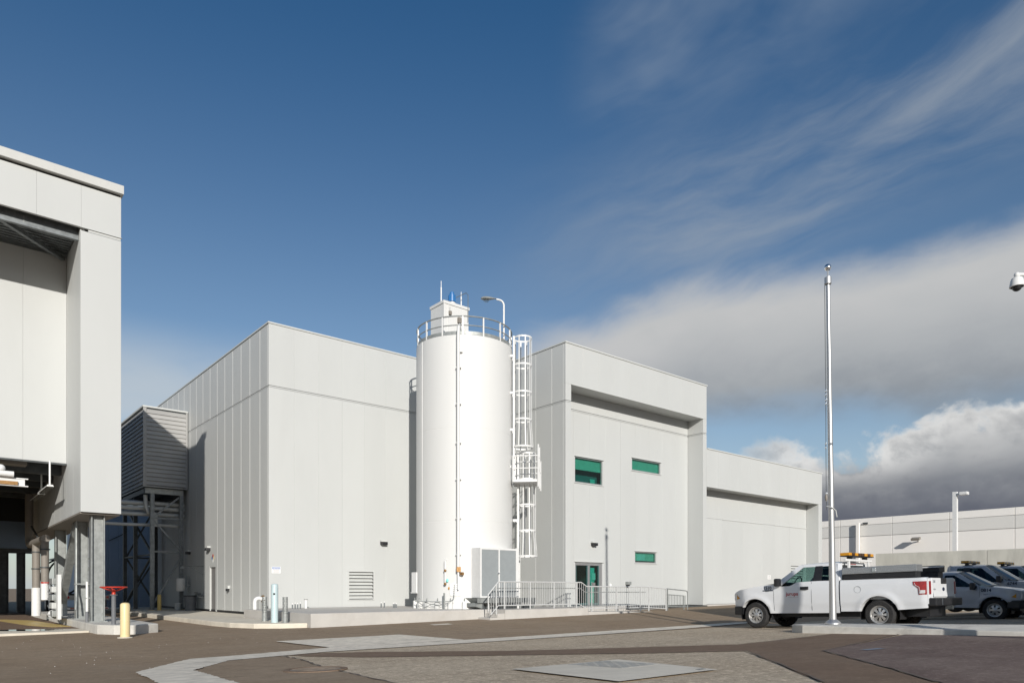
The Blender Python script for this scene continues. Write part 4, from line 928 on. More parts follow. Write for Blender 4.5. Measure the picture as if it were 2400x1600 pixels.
for z in (2.62, 2.0): 
    for y in (YA, YB): part('pipe_clamp', MB().cyl((3.3, y, z), (3.3, y, z + .04), .155, 14), M['steel'], pp)
pm = thing('pump_unit', 'white pump and meter cluster beside the tan pipes on the kerb', 'pump', (3.5, 28.3, .28))
part('panel_board', MB().box(3.45, 3.55, 27.25, 27.55, .28, 1.75), M['white'], pm)
for i in range(5):
    b_ = part('meter_box', MB().box(3.35, 3.6, 27.7 + .1 * (i % 2), 28.2 + .2 * (i % 3), .35 + .27 * i, .55 + .27 * i), M['trim'] if i % 2 else M['galv'], pm, bevel=.02); part('meter_pipe', MB().tube([(3.35, 28.3, .4 + .25 * i), (3.4, 29.0, .45 + .25 * i)], .035, 8), M['galv_dark'], b_)
part('pump_body', MB().sphere((3.45, 28.4, .42), .15, 12), M['white'], pm); part('pump_foot', MB().box(3.3, 3.6, 28.1, 28.7, .27, .32), M['galv'], pm)
# loading arm under the floor
ar = thing('filling_machine', 'white motor and steel channel machine under the raised floor at the left edge', 'machine', (1.6, 24.7, 4.3))
part('channel_beam', MB().box(1.2, 2.32, 24.68, 24.70, 4.24, 4.46).box(1.2, 2.40, 24.66, 24.80, 4.44, 4.47).box(1.2, 2.40, 24.66, 24.80, 4.23, 4.26), M['white'], ar)
part('cylinder', MB().cyl((1.5, 24.6, 4.56), (2.05, 24.6, 4.55), .085, 14), M['white'], ar); part('gearbox', MB().cyl((1.25, 24.6, 4.7), (1.8, 24.6, 4.68), .09, 14).sphere((1.75, 24.6, 4.7), .11, 12), M['white'], ar)
part('cover', MB().box(1.6, 2.15, 24.62, 24.655, 4.26, 4.36), M['brass'], ar); part('mount', MB().box(1.0, 1.2, 24.6, 25.0, 4.1, 5.25), M['steel'], ar)
# hanging lights
def hang(x, y, z, label, m):
    t = thing('hanging_light', label, 'light', (x, y, z), group='batten lights under the loading building')
    part('drop_rod', MB().cyl((x, y, z + .03), (x, y, 5.3), .026, 8), m, t)
    part('housing', MB().prism([(x - .10, y - .12, z), (x + .10, y - .12, z), (x + .07, y - .12, z + .06), (x - .07, y - .12, z + .06)], (0, 2.4, 0)), m, t, bevel=.008)
    part('lens', MB().box(x - .085, x + .085, y - .08, y + 2.24, z - .03, z - .002), M['lampglass'], t)
hang(3.12, 26.3, 4.48, 'white batten light hanging on a rod under the raised floor, nearer one', M['white'])
hang(3.12, 28.3, 4.44, 'dull batten light hanging further back under the raised floor', M['trim'])

# ------------------------------------------------------------------ cladding box on its steel tower
BX0, BX1, BY0, BY1, BZ0, BZ1 = 8.51, 10.56, 38.6, 45.6, 6.36, 10.38
bxx = thing('pipe_bridge_box', 'grey ribbed metal housing raised between the loading building and the factory', 'housing', (9.5, 38.6, 5))
part('box_core', MB().box(BX0 + .04, BX1 - .02, BY0 + .06, BY1, BZ0, BZ1 - .02), M['galv_dark'], bxx)
n = 18; hz = (BZ1 - .15 - BZ0 - .1) / n
for i in range(n):
    z = BZ0 + .1 + hz * i
    part('siding_plank', MB().prism([(BX0 + .12, BY0 + .045, z), (BX0 + .12, BY0 - .02, z + .012), (BX0 + .12, BY0 + .03, z + hz - .004), (BX0 + .12, BY0 + .06, z + hz)], (BX1 - BX0 - .20, 0, 0)), M['louvre'], bxx)
    part('siding_plank', MB().prism([(BX0 + .045, BY0 + .03, z), (BX0 - .02, BY0 + .03, z + .012), (BX0 + .03, BY0 + .03, z + hz - .004), (BX0 + .045, BY0 + .03, z + hz)], (0, BY1 - BY0 - .1, 0)), M['louvre'], bxx)
part('corner_trim', MB().box(BX0 - .03, BX0 + .12, BY0 - .03, BY0 + .03, BZ0 + .06, BZ1 - .08), M['louvre'], bxx); part('corner_trim', MB().box(BX1 - .08, BX1 - .0, BY0 - .03, BY0 + .05, BZ0 + .06, BZ1 - .08), M['louvre'], bxx)
part('base_trim', MB().box(BX0 - .03, BX1, BY0 - .035, BY0 + .05, BZ0, BZ0 + .058), M['louvre'], bxx)
part('roof_cap', MB().box(BX0 - .06, BX1, BY0 - .06, BY1, BZ1 - .078, BZ1), M['trim'], bxx)
tw = thing('steel_tower', 'dark braced steel frame standing under the ribbed metal housing', 'steel frame', (9.6, 40, .1))
part('head_beam', MB().box(8.62, 10.4, 38.75, 38.95, 6.06, 6.33), M['galv'], tw); part('head_beam', MB().box(8.55, 10.45, 43.9, 44.1, 6.06, 6.33), M['steel'], tw)
part('side_beam', MB().box(8.6, 8.8, 38.96, 43.9, 6.08, 6.30), M['steel'], tw); part('side_beam', MB().box(10.25, 10.45, 38.96, 43.9, 6.08, 6.30), M['steel'], tw)
for (x, y, m) in ((8.95, 38.85, 'galv_dark'), (10.32, 38.85, 'galv_dark'), (8.75, 44, 'steel'), (10.32, 44, 'steel'), (8.75, 41.5, 'steel')):
    part('column', MB().box(x - .09, x + .09, y - .09, y + .09, .05, 6.06), M[m], tw)
TW = 38.83
for p, q, m in (((9.03, TW, 4.92), (10.2, TW, 5.95), 'galv_dark'), ((9.03, TW, 4.69), (10.25, TW, 3.27), 'galv_dark'), ((9.03, TW, 4.84), (10.3, TW, 4.84), 'galv_dark'), ((9.03, TW, 3.15), (10.25, TW, 3.15), 'galv_dark'), ((10.25, TW, 2.8), (9.05, TW, .6), 'galv_dark'),
                ((8.95, 39, 3.0), (8.75, 44, 3.0), 'steel'), ((8.75, 44, 5.9), (8.95, 39, 3.1), 'steel'), ((8.75, 44, .4), (8.95, 39, 2.9), 'steel'), ((8.8, 44, 3), (10.3, 44, 3), 'steel'), ((8.8, 44, 3), (10.3, 44, 5.9), 'steel'), ((8.8, 44, .4), (10.3, 44, 3), 'steel'), ((10.3, 44, .4), (8.8, 44, 3), 'steel')):
    part('brace', MB().bar(p, q, .085, .085), M[m], tw)
part('gusset', MB().box(8.98, 9.2, TW - .02, TW + .02, 4.4, 5.1), M['galv'], tw)
pb = thing('bridge_pipes', 'bundle of white insulated pipes crossing through the steel tower', 'pipes', (9.5, 39, 4.5))
for (y, z, r) in ((39.3, 5.62, .10), (39.3, 5.36, .11), (39.3, 5.06, .10), (39.3, 4.52, .08), (39.9, 5.2, .11), (40.6, 5.75, .14), (40.9, 5.3, .12)):
    part('pipe', MB().tube([(4.9, y + .6, z), (8.2, y + .3, z), (9.2, y, z), (10.58, y, z)], r, 12), M['trim'], pb)
part('elbow', MB().tube([(8.72, 39.2, 6.0), (8.72, 39.1, 5.4), (8.85, 39.1, 5.1), (9.2, 39.1, 5.05)], .10, 12), M['trim'], pb)
# yard things at the foot of the tower
t = thing('yellow_bollard', 'mustard yellow bollard in shadow at the foot of the steel tower', 'bollard', (9.15, 38.3, .1)); part('sleeve', MB().lathe([(.09, .05), (.09, .95), (.06, .99), (0, 1.0)], (9.15, 38.3, 0), 20), M['yellow'], t); part('base_ring', MB().cyl((9.15, 38.3, .02), (9.15, 38.3, .06), .14, 16), M['conc'], t)
t = thing('bucket', 'pale grey bucket standing on the ground in shadow', 'bucket', (10.0, 38.3, .2)); part('pail', MB().lathe([(0, .21), (.13, .21), (.16, .55), (.165, .55), (.17, .52)], (10.0, 38.3, 0), 18), M['trim'], t); part('rim', MB().lathe([(.155, .55), (.175, .55), (.175, .53), (.16, .53)], (10.0, 38.3, 0), 18), M['white'], t)
t = thing('waste_bin', 'black round waste bin in shadow next to the pale bucket', 'bin', (10.25, 36.6, .2)); part('bin_body', MB().lathe([(0, .2), (.24, .2), (.29, .92), (.27, .93), (.25, .90)], (10.22, 36.9, 0), 22), M['greypost'], t); part('bin_rim', MB().lathe([(.28, .9), (.31, .9), (.31, .95), (.28, .95), (.28, .9)], (10.22, 36.9, 0), 22), M['black'], t)
struct('painted_strip', MB().box(8.7, 10.4, 38.55, 38.68, .0, .215), M['yellow'])
# annex behind
an = thing('annex_building', 'blue-grey clad annex wall in shadow behind the steel tower', 'building', (8.6, 50, 0))
wall(an, '-y', 50, seq(7.9, 13.0, .55), .0, 6.5, M['bluewall'], ch=.03); part('annex_core', MB().box(7.9, 13, 50.11, 58, 0, 6.4), M['bluewall'], an)
part('pipe_rail', MB().bar((9.05, 49.95, 4.27), (9.9, 49.95, 4.75), .05, .05), M['steel'], an)
# tanker
tk = thing('tanker_truck', 'parked tanker trailer seen from behind between the steel columns', 'tanker', (6.1, 40, 0))
TX, TZ, TR, TY = 6.05, 1.93, .95, 40.3
part('tank', MB().add([], []).lathe([(0, -.18), (.5, -.14), (.82, -.05), (TR, .08), (TR, 9.0), (0, 9.2)], (0, 0, 0), 40), M['silo'], tk)
tko = tk.children[0]; tko.data.transform(Matrix.Translation(Vector((TX, TY, TZ)) - Vector((0, 0, 0))) @ Matrix.Rotation(R(-90), 4, 'X') @ Matrix.Translation(Vector((6.1, 40, 0))))
for y in (TY + .5, TY + 3.2, TY + 6): 
    part('tank_band', MB().tube([(TX + (TR + .02) * math.cos(a), y, TZ + (TR + .02) * math.sin(a)) for a in [2 * math.pi * i / 40 for i in range(40)]], .05, 6, closed=True), M['black'], tk)
part('top_walk', MB().box(TX - .35, TX + .35, TY + .3, TY + 8, TZ + TR + .02, TZ + TR + .10), M['galv_dark'], tk)
part('chassis', MB().box(TX - .5, TX + .5, TY, TY + 9, .75, .98), M['black'], tk)
bp = part('rear_bumper', MB().box(TX - 1.24, TX + 1.24, TY - .15, TY - .05, .72, .95), M['galv'], tk)
for x in (TX - 1.1, TX + 1.15, TX - .55): part('tail_light', MB().cyl((x, TY - .17, .86), (x, TY - .151, .86), .07, 14), M['redlens'], bp)
part('under_ride_bar', MB().box(TX - 1.2, TX + 1.2, TY - .12, TY - .04, .26, .36), M['signwhite'], bp)
for i in range(4): part('reflector', MB().box(TX - 1.1 + i * .66, TX - .8 + i * .66, TY - .125, TY - .121, .28, .34), M['redlens'], bp)
for x in (TX - .3, TX + .23): part('marker_light', MB().cyl((x, TY - .20, 2.55), (x, TY - .10, 2.55), .055, 12), M['redlens'], tk)
part('placard', MB().box(TX + .15, TX + .27, TY - .18, TY - .165, 2.2, 2.3), M['steel'], tk)
for y in (TY + 1.2, TY + 2.6):
    for x in (TX - 1.15, TX + .6):
        w_ = part('wheel', MB().cyl((x, y, .5), (x + .55, y, .5), .5, 24), M['rubber'], tk); part('rim', MB().cyl((x - .01, y, .5), (x + .56, y, .5), .28, 16), M['alu'], w_)
for x in (TX - 1.2, TX + .65): part('mud_flap', MB().box(x, x + .55, TY + .35, TY + .37, .25, .9), M['black'], tk)

# ------------------------------------------------------------------ far side: tilt-up building, concrete wall, light pole
fb = thing('tilt_up_building', 'long cream far building with a grey band behind the concrete wall', 'building', (62, 20, 0))
cuts = [-40, -22, -4, 5, 16.06, 20.38, 24.67, 28.98, 33, 41, 52]
wall(fb, '-x', 62, cuts, 0, 5.72, M['farwall'], gap=.03, ch=.02, th=.2); wall(fb, '-x', 62, cuts, 5.76, 6.70, M['farband'], gap=.03, ch=.02, th=.2); wall(fb, '-x', 62, cuts, 6.73, 7.28, M['farwall'], gap=.03, ch=.02, th=.2)
part('wall_core', MB().box(62.21, 90, -40, 52, 0, 7.0), M['farband'], fb); part('joint_reveal', MB().box(62.15, 62.2, -40, 52, 5.72, 5.76), M['gap'], fb); part('joint_reveal', MB().box(62.15, 62.2, -40, 52, 6.70, 6.73), M['gap'], fb)
dp = part('downpipe', MB().box(61.62, 61.80, 27.2, 27.45, 0, 6.9), M['farwall'], fb); part('pipe_clip', MB().box(61.8, 62.02, 27.25, 27.4, 5.0, 5.1), M['trim'], dp)
part('overflow_vent', MB().box(61.9, 62.02, 26.6, 27.0, 6.78, 6.92), M['steel'], fb)
fl = thing('wall_light', 'brown flood light on the cream far building casting a shadow to its left', 'wall light', (62, 22.6, 5.3))
part('lamp_head', MB().prism([(61.2, 22.3, 5.28), (61.55, 22.3, 5.42), (61.6, 22.3, 5.25), (61.25, 22.3, 5.12)], (0, .62, 0)), M['tan_pipe'], fl); part('arm', MB().bar((61.99, 22.6, 5.1), (61.5, 22.6, 5.28), .08, .08), M['trim'], fl)
cw = thing('concrete_wall', 'grey cast concrete boundary wall behind the parked trucks', 'wall', (45, 12, 0))
for a0, a1 in ((12.97, 18.85), (6.6, 12.94), (.3, 6.57), (-6, .27), (-12.3, -6.03), (-18.6, -12.33)): part('wall_panel', MB().box(45, 45.25, a0, a1, -.2, 3.42), M['wallconc'], cw, bevel=.02)
for y in (12.955, 6.585, .285): part('joint_filler', MB().box(45.02, 45.2, y - .014, y + .014, 0, 3.40), M['plinth'], cw)
lp = thing('area_light_pole', 'square white light pole with a single box head behind the concrete wall', 'light pole', (54, 17.4, 0))
part('pole', MB().box(53.87, 54.13, 17.27, 17.53, 0, 7.85), M['white'], lp); part('lamp_head', MB().box(53.75, 54.2, 16.62, 17.1, 7.60, 7.80), M['white'], lp, bevel=.03); part('arm', MB().box(53.92, 54.08, 17.1, 17.27, 7.62, 7.74), M['white'], lp)

# ------------------------------------------------------------------ flag pole
fx, fy, fz = 17.9, 8.55, .386
fp = thing('flag_pole', 'tall bare silver flag pole standing on the kerb island before the white pickup', 'flag pole', (fx, fy, fz))
part('pole', MB().tube([(fx, fy, fz), (fx, fy, 3.5), (fx, fy, 9.05)], .088, 24, r1=.046), M['alu'], fp)
part('base_flare', MB().lathe([(.20, .0), (.20, .02), (.17, .06), (.115, .10), (.095, .12)], (fx, fy, fz), 28), M['alu'], fp)
tr = part('truck_cap', MB().lathe([(.065, 9.06), (.085, 9.08), (.085, 9.24), (.05, 9.26), (0, 9.26)], (fx, fy, 0), 20), M['alu'], fp); part('finial_stem', MB().cyl((fx, fy, 9.26), (fx, fy, 9.42), .018, 8), M['alu'], tr); part('finial_ball', MB().sphere((fx, fy, 9.50), .085, 20), M['chrome'], tr)
sidev = Vector((-.766, .643, 0))
def fpt(o, z): return Vector((fx, fy, z)) + sidev * o
hy = part('halyard', MB().tube([fpt(.085, 9.1), fpt(.10, 6.2), fpt(.115, 4.8), fpt(.125, 3.6), fpt(.12, 3.3)], .007, 6), M['steel'], fp)
for z in (6.35, 6.25, 6.12, 6.02, 5.0, 4.9, 3.72, 3.55): part('snap_hook', MB().sphere(fpt(.10 if z > 5.5 else .118, z), .028, 8, sc=(.8, .8, 1.5)), M['chrome'], hy)
part('counterweight', MB().sphere(fpt(.125, 3.62), .045, 10, sc=(.8, .8, 2.2)), M['tan_pipe'], hy)
part('rope_tail', MB().tube([fpt(.12, 3.4), fpt(.02, 3.35) + Vector((-.07, -.08, 0)), fpt(-.10, 3.28) + Vector((-.03, -.03, 0)), fpt(-.14, 3.12)], .014, 6), M['trim'], hy)

fp.rotation_euler = (Matrix.Rotation(R(-.85), 4, Vector((.643, .766, 0)))).to_euler()

# ------------------------------------------------------------------ pickups
def yz(P_, z):                                   # half width of the body side at height z
    t = [(P_['rock'] - .1, .93), (P_['rock'] + .05, .962), (P_['rock'] + .19, .970), (P_['rock'] + .24, .991), (P_['belt'] - .35, 1.0), (P_['belt'] - .12, .99), (P_['belt'], .965), (P_['roof'], .74)]
    z = min(max(z, t[0][0]), t[-1][0])
    for (a, b), (c, d) in zip(t, t[1:]):
        if a <= z <= c: return P_['hw'] * (b + (d - b) * (z - a) / (c - a))
def make_pickup(name, label, P_, loc, rotz, pitch=0.0, group=None):
    t = thing(name, label, 'pickup truck', loc, rotz, group, pitch); pm = P_['paint']
    L = dict(local=True)
    wf, wr, R0, RA = P_['wf'], P_['wr'], P_['r'], P_['ra']; hw = P_['hw']
    def topz(x):
        pts = P_['top']
        for (a, b), (c, d) in zip(pts, pts[1:]):
            if a <= x <= c: return b + (d - b) * (x - a) / (c - a)
        return pts[0][1] if x < pts[0][0] else pts[-1][1]
    def botz(x):
        b = P_['rock'] if x > P_['cab'] else P_['rock'] + .04 + max(0, (wr - x)) * .06
        if x > wf: b = P_['rock'] + .10
        for c in (wf, wr):
            d = abs(x - c)
            if d < RA: b = max(b, R0 + math.sqrt(RA * RA - d * d))
        return b
    def ysurf(x, z):
        y = yz(P_, z)
        for c in (wf, wr):
            d = math.hypot(x - c, z - R0); y += .022 * math.exp(-((d - RA - .04) / .09) ** 2) if d > RA - .02 else 0
        if x > wf + .2: y -= hw * .26 * ((x - wf - .2) / (P_['nose'] - wf - .2)) ** 2.2
        if x < P_['tail'] + .12: y -= .03 * (1 - (x - P_['tail']) / .12)
        return y
    def side(x0, x1, s, n):
        xs = sorted(set([x0 + (x1 - x0) * i / n for i in range(n + 1)] + [c + RA * math.cos(R(a)) for c in (wf, wr) for a in range(0, 181, 9) if x0 < c + RA * math.cos(R(a)) < x1] + [c + k * RA + k * .001 for c in (wf, wr) for k in (-1, 1) if x0 < c + k * RA < x1]))
        rows = []
        for k in range(13):
            r = k / 12; rows.append([(x, s * ysurf(x, botz(x) + (topz(x) - botz(x)) * r), botz(x) + (topz(x) - botz(x)) * r) for x in xs])
        rows.insert(0, [(p[0], s * (abs(p[1]) - .16), p[2]) for p in rows[0]])
        return rows
    cab, nose, tail, cowl = P_['cab'], P_['nose'], P_['tail'], P_['cowl']
    x_end = nose - .12
    # front body: sides, hood, firewall
    body = MB()
    for s in (1, -1): body.grid(side(cab + .01, x_end, s, 44))
    hx = [cowl + (x_end - cowl) * i / 14 for i in range(15)]
    rows = []
    for x in hx:
        e = ysurf(x, topz(x)); z = topz(x)
        rows.append([(x, e * q, z + .05 * (1 - q * q) * (.6 + .4 * (x_end - x) / (x_end - cowl)) - (.03 if abs(q) == 1 else 0) * 0) for q in [-1 + 2 * i / 12 for i in range(13)]])
    body.grid(rows)
    # nose
    rows = []
    for z, o in ((P_['rock'] + .10, -.02), (P_['rock'] + .2, .04), (.78, .10), (topz(x_end) - .14, .12), (topz(x_end) - .04, .08), (topz(x_end) + .0, 0.0)):
        e = ysurf(x_end, z); rows.append([(x_end + o * (1 - abs(q) ** 3) + .0, e * q, z + (.045 * (1 - q * q) if z > topz(x_end) - .05 else 0)) for q in [-1 + 2 * i / 12 for i in range(13)]])
    body.grid(rows)
    body.build('body', pm, t, local=True)
    gr = part('grille', MB().box(nose - .05, nose + .02, -hw * .55, hw * .55, .72, P_['hood0'] - .12), M['black'], t, bevel=.02, **L)
    for i in range(3): part('grille_bar', MB().box(nose + .02, nose + .035, -hw * .52, hw * .52, .76 + i * .10, .80 + i * .10), M['alu'], gr, local=True)
    part('front_bumper', MB().prism([(x_end - .35, hw * .995, .42), (x_end - .02, hw * .90, .42), (nose + .06, hw * .55, .42), (nose + .06, -hw * .55, .42), (x_end - .02, -hw * .90, .42), (x_end - .35, -hw * .995, .42)], (0, 0, .27)), M['black'], t, bevel=.03, **L)
    for s in (1, -1):
        hl_ = part('headlight', MB().prism([(x_end - .26, s * (ysurf(x_end - .26, .98) + .004), P_['hood0'] - .22), (x_end + .01, s * (ysurf(x_end, .98) + .006), P_['hood0'] - .26), (x_end + .01, s * (ysurf(x_end, 1.05) + .006), P_['hood0'] - .06), (x_end - .12, s * (ysurf(x_end - .12, 1.05) + .006), P_['hood0'] - .05)], (.02, s * -.08, 0)), M['clearlens'], t, **L)
        part('turn_lens', MB().prism([(x_end - .25, s * (ysurf(x_end - .25, .98) + .012), P_['hood0'] - .21), (x_end - .12, s * (ysurf(x_end - .12, .98) + .012), P_['hood0'] - .24), (x_end - .12, s * (ysurf(x_end - .12, .98) + .012), P_['hood0'] - .10)], (.0, s * -.05, 0)), M['amber'], hl_, local=True)
    # cab greenhouse
    A0, A1, RZ, BZ = P_['wsbase'], P_['wstop'], P_['roof'], P_['belt']
    def gp(x, z, s, o=0.0): return (x, s * (yz(P_, z) + o), z)
    re = RZ - .07; cb = cab + .06
    rows = []
    for x in [cb + (A1 - cb) * i / 12 for i in range(13)]:
        f = 1 - (2 * (x - cb) / (A1 - cb) - 1) ** 4 * .35
        e = yz(P_, re); rows.append([(x, e * q, re + (RZ - re) * f * (1 - abs(q) ** 2.6)) for q in [-1 + 2 * i / 14 for i in range(15)]])
    roof = part('roof', MB().grid(rows), pm, t, **L)
    rl_ = [[(p[0], p[1] * .97, p[2] - .05) for p in r] for r in rows]
    part('headliner', MB().grid(rl_), M['door_grey'], roof, local=True)
    for s in (1, -1):
        mb = MB(); zt = re - .075
        # rail over the doors, A pillar, C panel as slabs that follow the side surface
        def slab(poly):
            o_ = [Vector(gp(x, z, s)) for x, z in poly]; i_ = [p + Vector((0, -s * .05, 0)) for p in o_]
            n = len(o_); mb.add(o_ + i_, [tuple(range(n)), tuple(range(2 * n - 1, n - 1, -1))] + [(i, (i + 1) % n, (i + 1) % n + n, i + n) for i in range(n)])
        slab([(cb, re), (cb, zt), (A1 - .03, zt), (A1 + .02, re)])
        slab([(A1 + .02, re), (A1 - .10, zt), (A0 - .16, topz(A0 - .16)), (A0 + .04, topz(A0 + .04) - .01)])
        cx = P_['cpil']; slab([(cab, topz(cab + .02)), (cx + .02, topz(cx)), (cx + .10, zt), (cb, zt)])
        mb.build('cab_pillars', pm, t, local=True)
        if P_['bpil'] is not None:
            bpx = P_['bpil']
            o_ = [Vector(gp(x, z, s, .004)) for x, z in ((bpx - .09, topz(bpx - .09) + .005), (bpx + .16, topz(bpx + .16) + .005), (bpx + .14, zt + .015), (bpx - .07, zt + .015))]
            part('door_pillar', MB().prism(o_, (0, -s * .03, 0)), M['black'], t, **L)
        wins = [[(A0 - .16, topz(A0 - .16)), (P_['dip1'], topz(P_['dip1'])), (P_['dip0'], topz(P_['dip0'])), (P_['dip0'] - .18, topz(P_['dip0'] - .18)), ((P_['bpil'] + .1) if P_['bpil'] is not None else cx, BZ + .01), ((P_['bpil'] + .1) if P_['bpil'] is not None else cx + .08, zt), (A1 - .10, zt)]]
        if P_['bpil'] is not None: wins.append([(P_['bpil'] - .05, BZ + .01), (cx, BZ + .01), (cx + .08, zt), (P_['bpil'] - .05, zt)])
        for w in wins:
            pts = [Vector(gp(x, z, s, -.02)) for x, z in w]
            part('side_window', MB().add(pts, [tuple(range(len(pts)))]), M[P_['glass']], t, recalc=False, **L)
        mir = part('door_mirror', MB().box(A0 - .22, A0 - .07, s * hw * 1.02 if s > 0 else s * hw * 1.22, s * hw * 1.22 if s > 0 else s * hw * 1.02, BZ - .11, BZ + .13), M['black'], t, bevel=.04, **L)
        part('mirror_arm', MB().box(A0 - .14, A0 - .06, *(sorted((s * hw * .93, s * hw * 1.03))), BZ - .06, BZ + .02), M['black'], mir, local=True)
        hx_ = P_['handle']; zh = BZ - .18; yh = ysurf(hx_, zh)
        part('door_handle', MB().box(hx_ - .12, hx_ + .12, *(sorted((s * (yh + .002), s * (yh + .05)))), zh - .045, zh + .045), M['black'], t, bevel=.012, **L)
        for gx in P_['gaps']:
            pts = [Vector((gx + dx, s * (ysurf(gx + dx, z) + .0025), z)) for dx, z in ((0, P_['rock'] + .08), (0, .8), (0, 1.05), (0, topz(gx) - .02))]
            part('door_seam', MB().tube(pts, .005, 4), M['steel'], t, **L)
    # windscreen and back glass
    e0, e1 = yz(P_, topz(A0)) - .03, yz(P_, re) - .03
    rows = [[(A0 + .04 + .22 * (1 - q * q), e0 * q, topz(A0) + .02 + .02 * (1 - q * q)) for q in [-1 + i / 5 for i in range(11)]], [(A1 + .02 + .10 * (1 - q * q), e1 * q, re + .035 * (1 - q * q)) for q in [-1 + i / 5 for i in range(11)]]]
    part('windscreen', MB().grid(rows), M[P_['wglass']], t, recalc=False, **L)
    part('cowl_panel', MB().grid([[(p[0] + .02, p[1], p[2] + .0) for p in rows[0]], [(A0 + .34, p[1], topz(A0 + .3) + .03) for p in rows[0]]]), M['black'], t, recalc=False, **L)
    part('wiper', MB().tube([(A0 + .18, -.1, topz(A0) + .07), (A0 + .16, hw * .6, topz(A0) + .07)], .012, 6), M['black'], t, **L)
    part('back_wall', MB().box(cab + .0, cab + .03, -hw * .93, hw * .93, .6, BZ + .02), pm, t, **L)
    part('back_glass', MB().add([(cab + .02, -hw * .86, BZ + .03), (cab + .02, hw * .86, BZ + .03), (cb + .02, e1, re - .06), (cb + .02, -e1, re - .06)], [(0, 1, 2, 3)]), M[P_['glass']], t, recalc=False, **L)
    part('back_frame', MB().bar((cab + .02, -hw * .9, BZ + .02), (cb, -e1 - .02, re - .02), .12, .05).bar((cab + .02, hw * .9, BZ + .02), (cb, e1 + .02, re - .02), .12, .05).bar((cb, -e1, re - .015), (cb, e1, re - .015), .05, .09), pm, t, **L)
    part('brake_lamp', MB().box(cb - .03, cb - .003, -.18, .18, re - .04, re + .0), M['redlens'], t, **L)
    # interior
    it = part('cab_floor', MB().box(cab + .05, cowl + .2, -hw * .88, hw * .88, .62, .72), M['dark'], t, **L)
    part('dashboard', MB().box(A0 - .42, A0 + .15, -hw * .86, hw * .86, .9, BZ + .01), M['black'], it, local=True, bevel=.04)
    for y in (-.42, .42):
        sx_ = P_['seat']; part('seat', MB().prism([(sx_ - .1, y - .25, .8), (sx_ + .45, y - .25, .8), (sx_ + .45, y - .25, .98), (sx_ + .08, y - .25, .96), (sx_ - .12, y - .25, BZ + .16), (sx_ - .26, y - .25, BZ + .16)], (0, .5, 0)), M['black'], it, local=True, bevel=.04)
        part('head_rest', MB().box(sx_ - .28, sx_ - .16, y - .13, y + .13, BZ + .18, BZ + .38), M['black'], it, local=True, bevel=.03)
    part('steering_wheel', MB().tube([(A0 - .42 - .06 * math.sin(a), .42 + .19 * math.cos(a), BZ + .0 + .17 * math.sin(a)) for a in [2 * math.pi * i / 20 for i in range(20)]], .016, 6, closed=True), M['black'], it, local=True)
    # bed
    bed = MB()
    for s in (1, -1):
        bed.grid(side(tail, cab - .025, s, 40))
        xs = [tail, tail + .12] + [tail + .12 + (cab - .025 - tail - .12) * i / 8 for i in range(1, 9)]
        bed.grid([[(x, s * ysurf(x, topz(x)), topz(x)) for x in xs], [(x, s * (hw * .86), topz(x) + .012) for x in xs], [(x, s * hw * .80, topz(x) - .05) for x in xs], [(x, s * hw * .80, .82) for x in xs]])
    bed.add([(tail, -hw * .8, .82), (cab - .03, -hw * .8, .82), (cab - .03, hw * .8, .82), (tail, hw * .8, .82)], [(0, 1, 2, 3)])
    bed.box(cab - .07, cab - .03, -hw * .93, hw * .93, .7, P_['belt'] + .01)
    bedo = bed.build('bed', pm, t, local=True)
    tg = part('tailgate', MB().box(tail - .05, tail + .02, -hw * .80, hw * .80, P_['rock'] + .25, topz(tail) - .005), pm, t, bevel=.02, **L)
    part('corner_post', MB().box(tail - .03, tail + .1, hw * .815, hw * .945, P_['rock'] + .2, topz(tail) - .02), pm, t, bevel=.02, **L); part('corner_post', MB().box(tail - .03, tail + .1, -hw * .945, -hw * .815, P_['rock'] + .2, topz(tail) - .02), pm, t, bevel=.02, **L)
    part('tailgate_crease', MB().prism([(tail - .052, -hw * .72, 1.0), (tail - .075, -hw * .68, .86), (tail - .052, -hw * .72, .84)], (0, hw * 1.44, 0)), pm, tg, local=True)
    part('gate_handle', MB().box(tail - .075, tail - .02, -.17, .17, topz(tail) - .16, topz(tail) - .003), M['black'], tg, local=True, bevel=.015)
    part('gate_emblem', MB().sphere((tail - .052, 0, topz(tail) - .30), .085, 18, sc=(.15, 1, .6)), M['navy'], tg, local=True)
    rb = part('rear_bumper', MB().prism([(tail + .13, -hw * .96, .62), (tail - .20, -hw * .92, .62), (tail - .20, hw * .92, .62), (tail + .13, hw * .96, .62)], (0, 0, .21)), M['black'], t, bevel=.03, **L)
    part('bumper_trim', MB().box(tail - .205, tail - .19, hw * .50, hw * .56, .64, .82), M['chrome'], rb, local=True); part('hitch', MB().box(tail - .26, tail - .1, -.06, .06, .52, .62), M['steel'], rb, local=True)
    for s in (1, -1):
        zt_ = topz(tail) - .05
        zz = [(-2.72, zt_ - .0), (-3.03, zt_ - .0), (-3.03, zt_ - .34), (-2.86, zt_ - .34), (-2.84, zt_ - .16), (-2.73, zt_ - .10)]
        dxx = tail + 3.05
        lrow = []
        for z, xl in ((zt_ - .385, -2.86), (zt_ - .30, -2.855), (zt_ - .22, -2.845), (zt_ - .17, -2.79), (zt_ - .13, -2.735), (zt_ - .04, -2.72)):
            lrow.append([(x, s * (ysurf(x, z) + .012), z) for x in [xl + dxx + (tail + .005 - xl - dxx) * k / 6 for k in range(7)]])
        lmb = MB().grid(lrow); lmb.grid([[(p[0], p[1] - s * .05, p[2]) for p in lrow[0]], lrow[0]], False); lmb.grid([lrow[-1], [(p[0], p[1] - s * .05, p[2]) for p in lrow[-1]]], False)
        tl = part('tail_light', lmb, M['redlens'], t, **L)
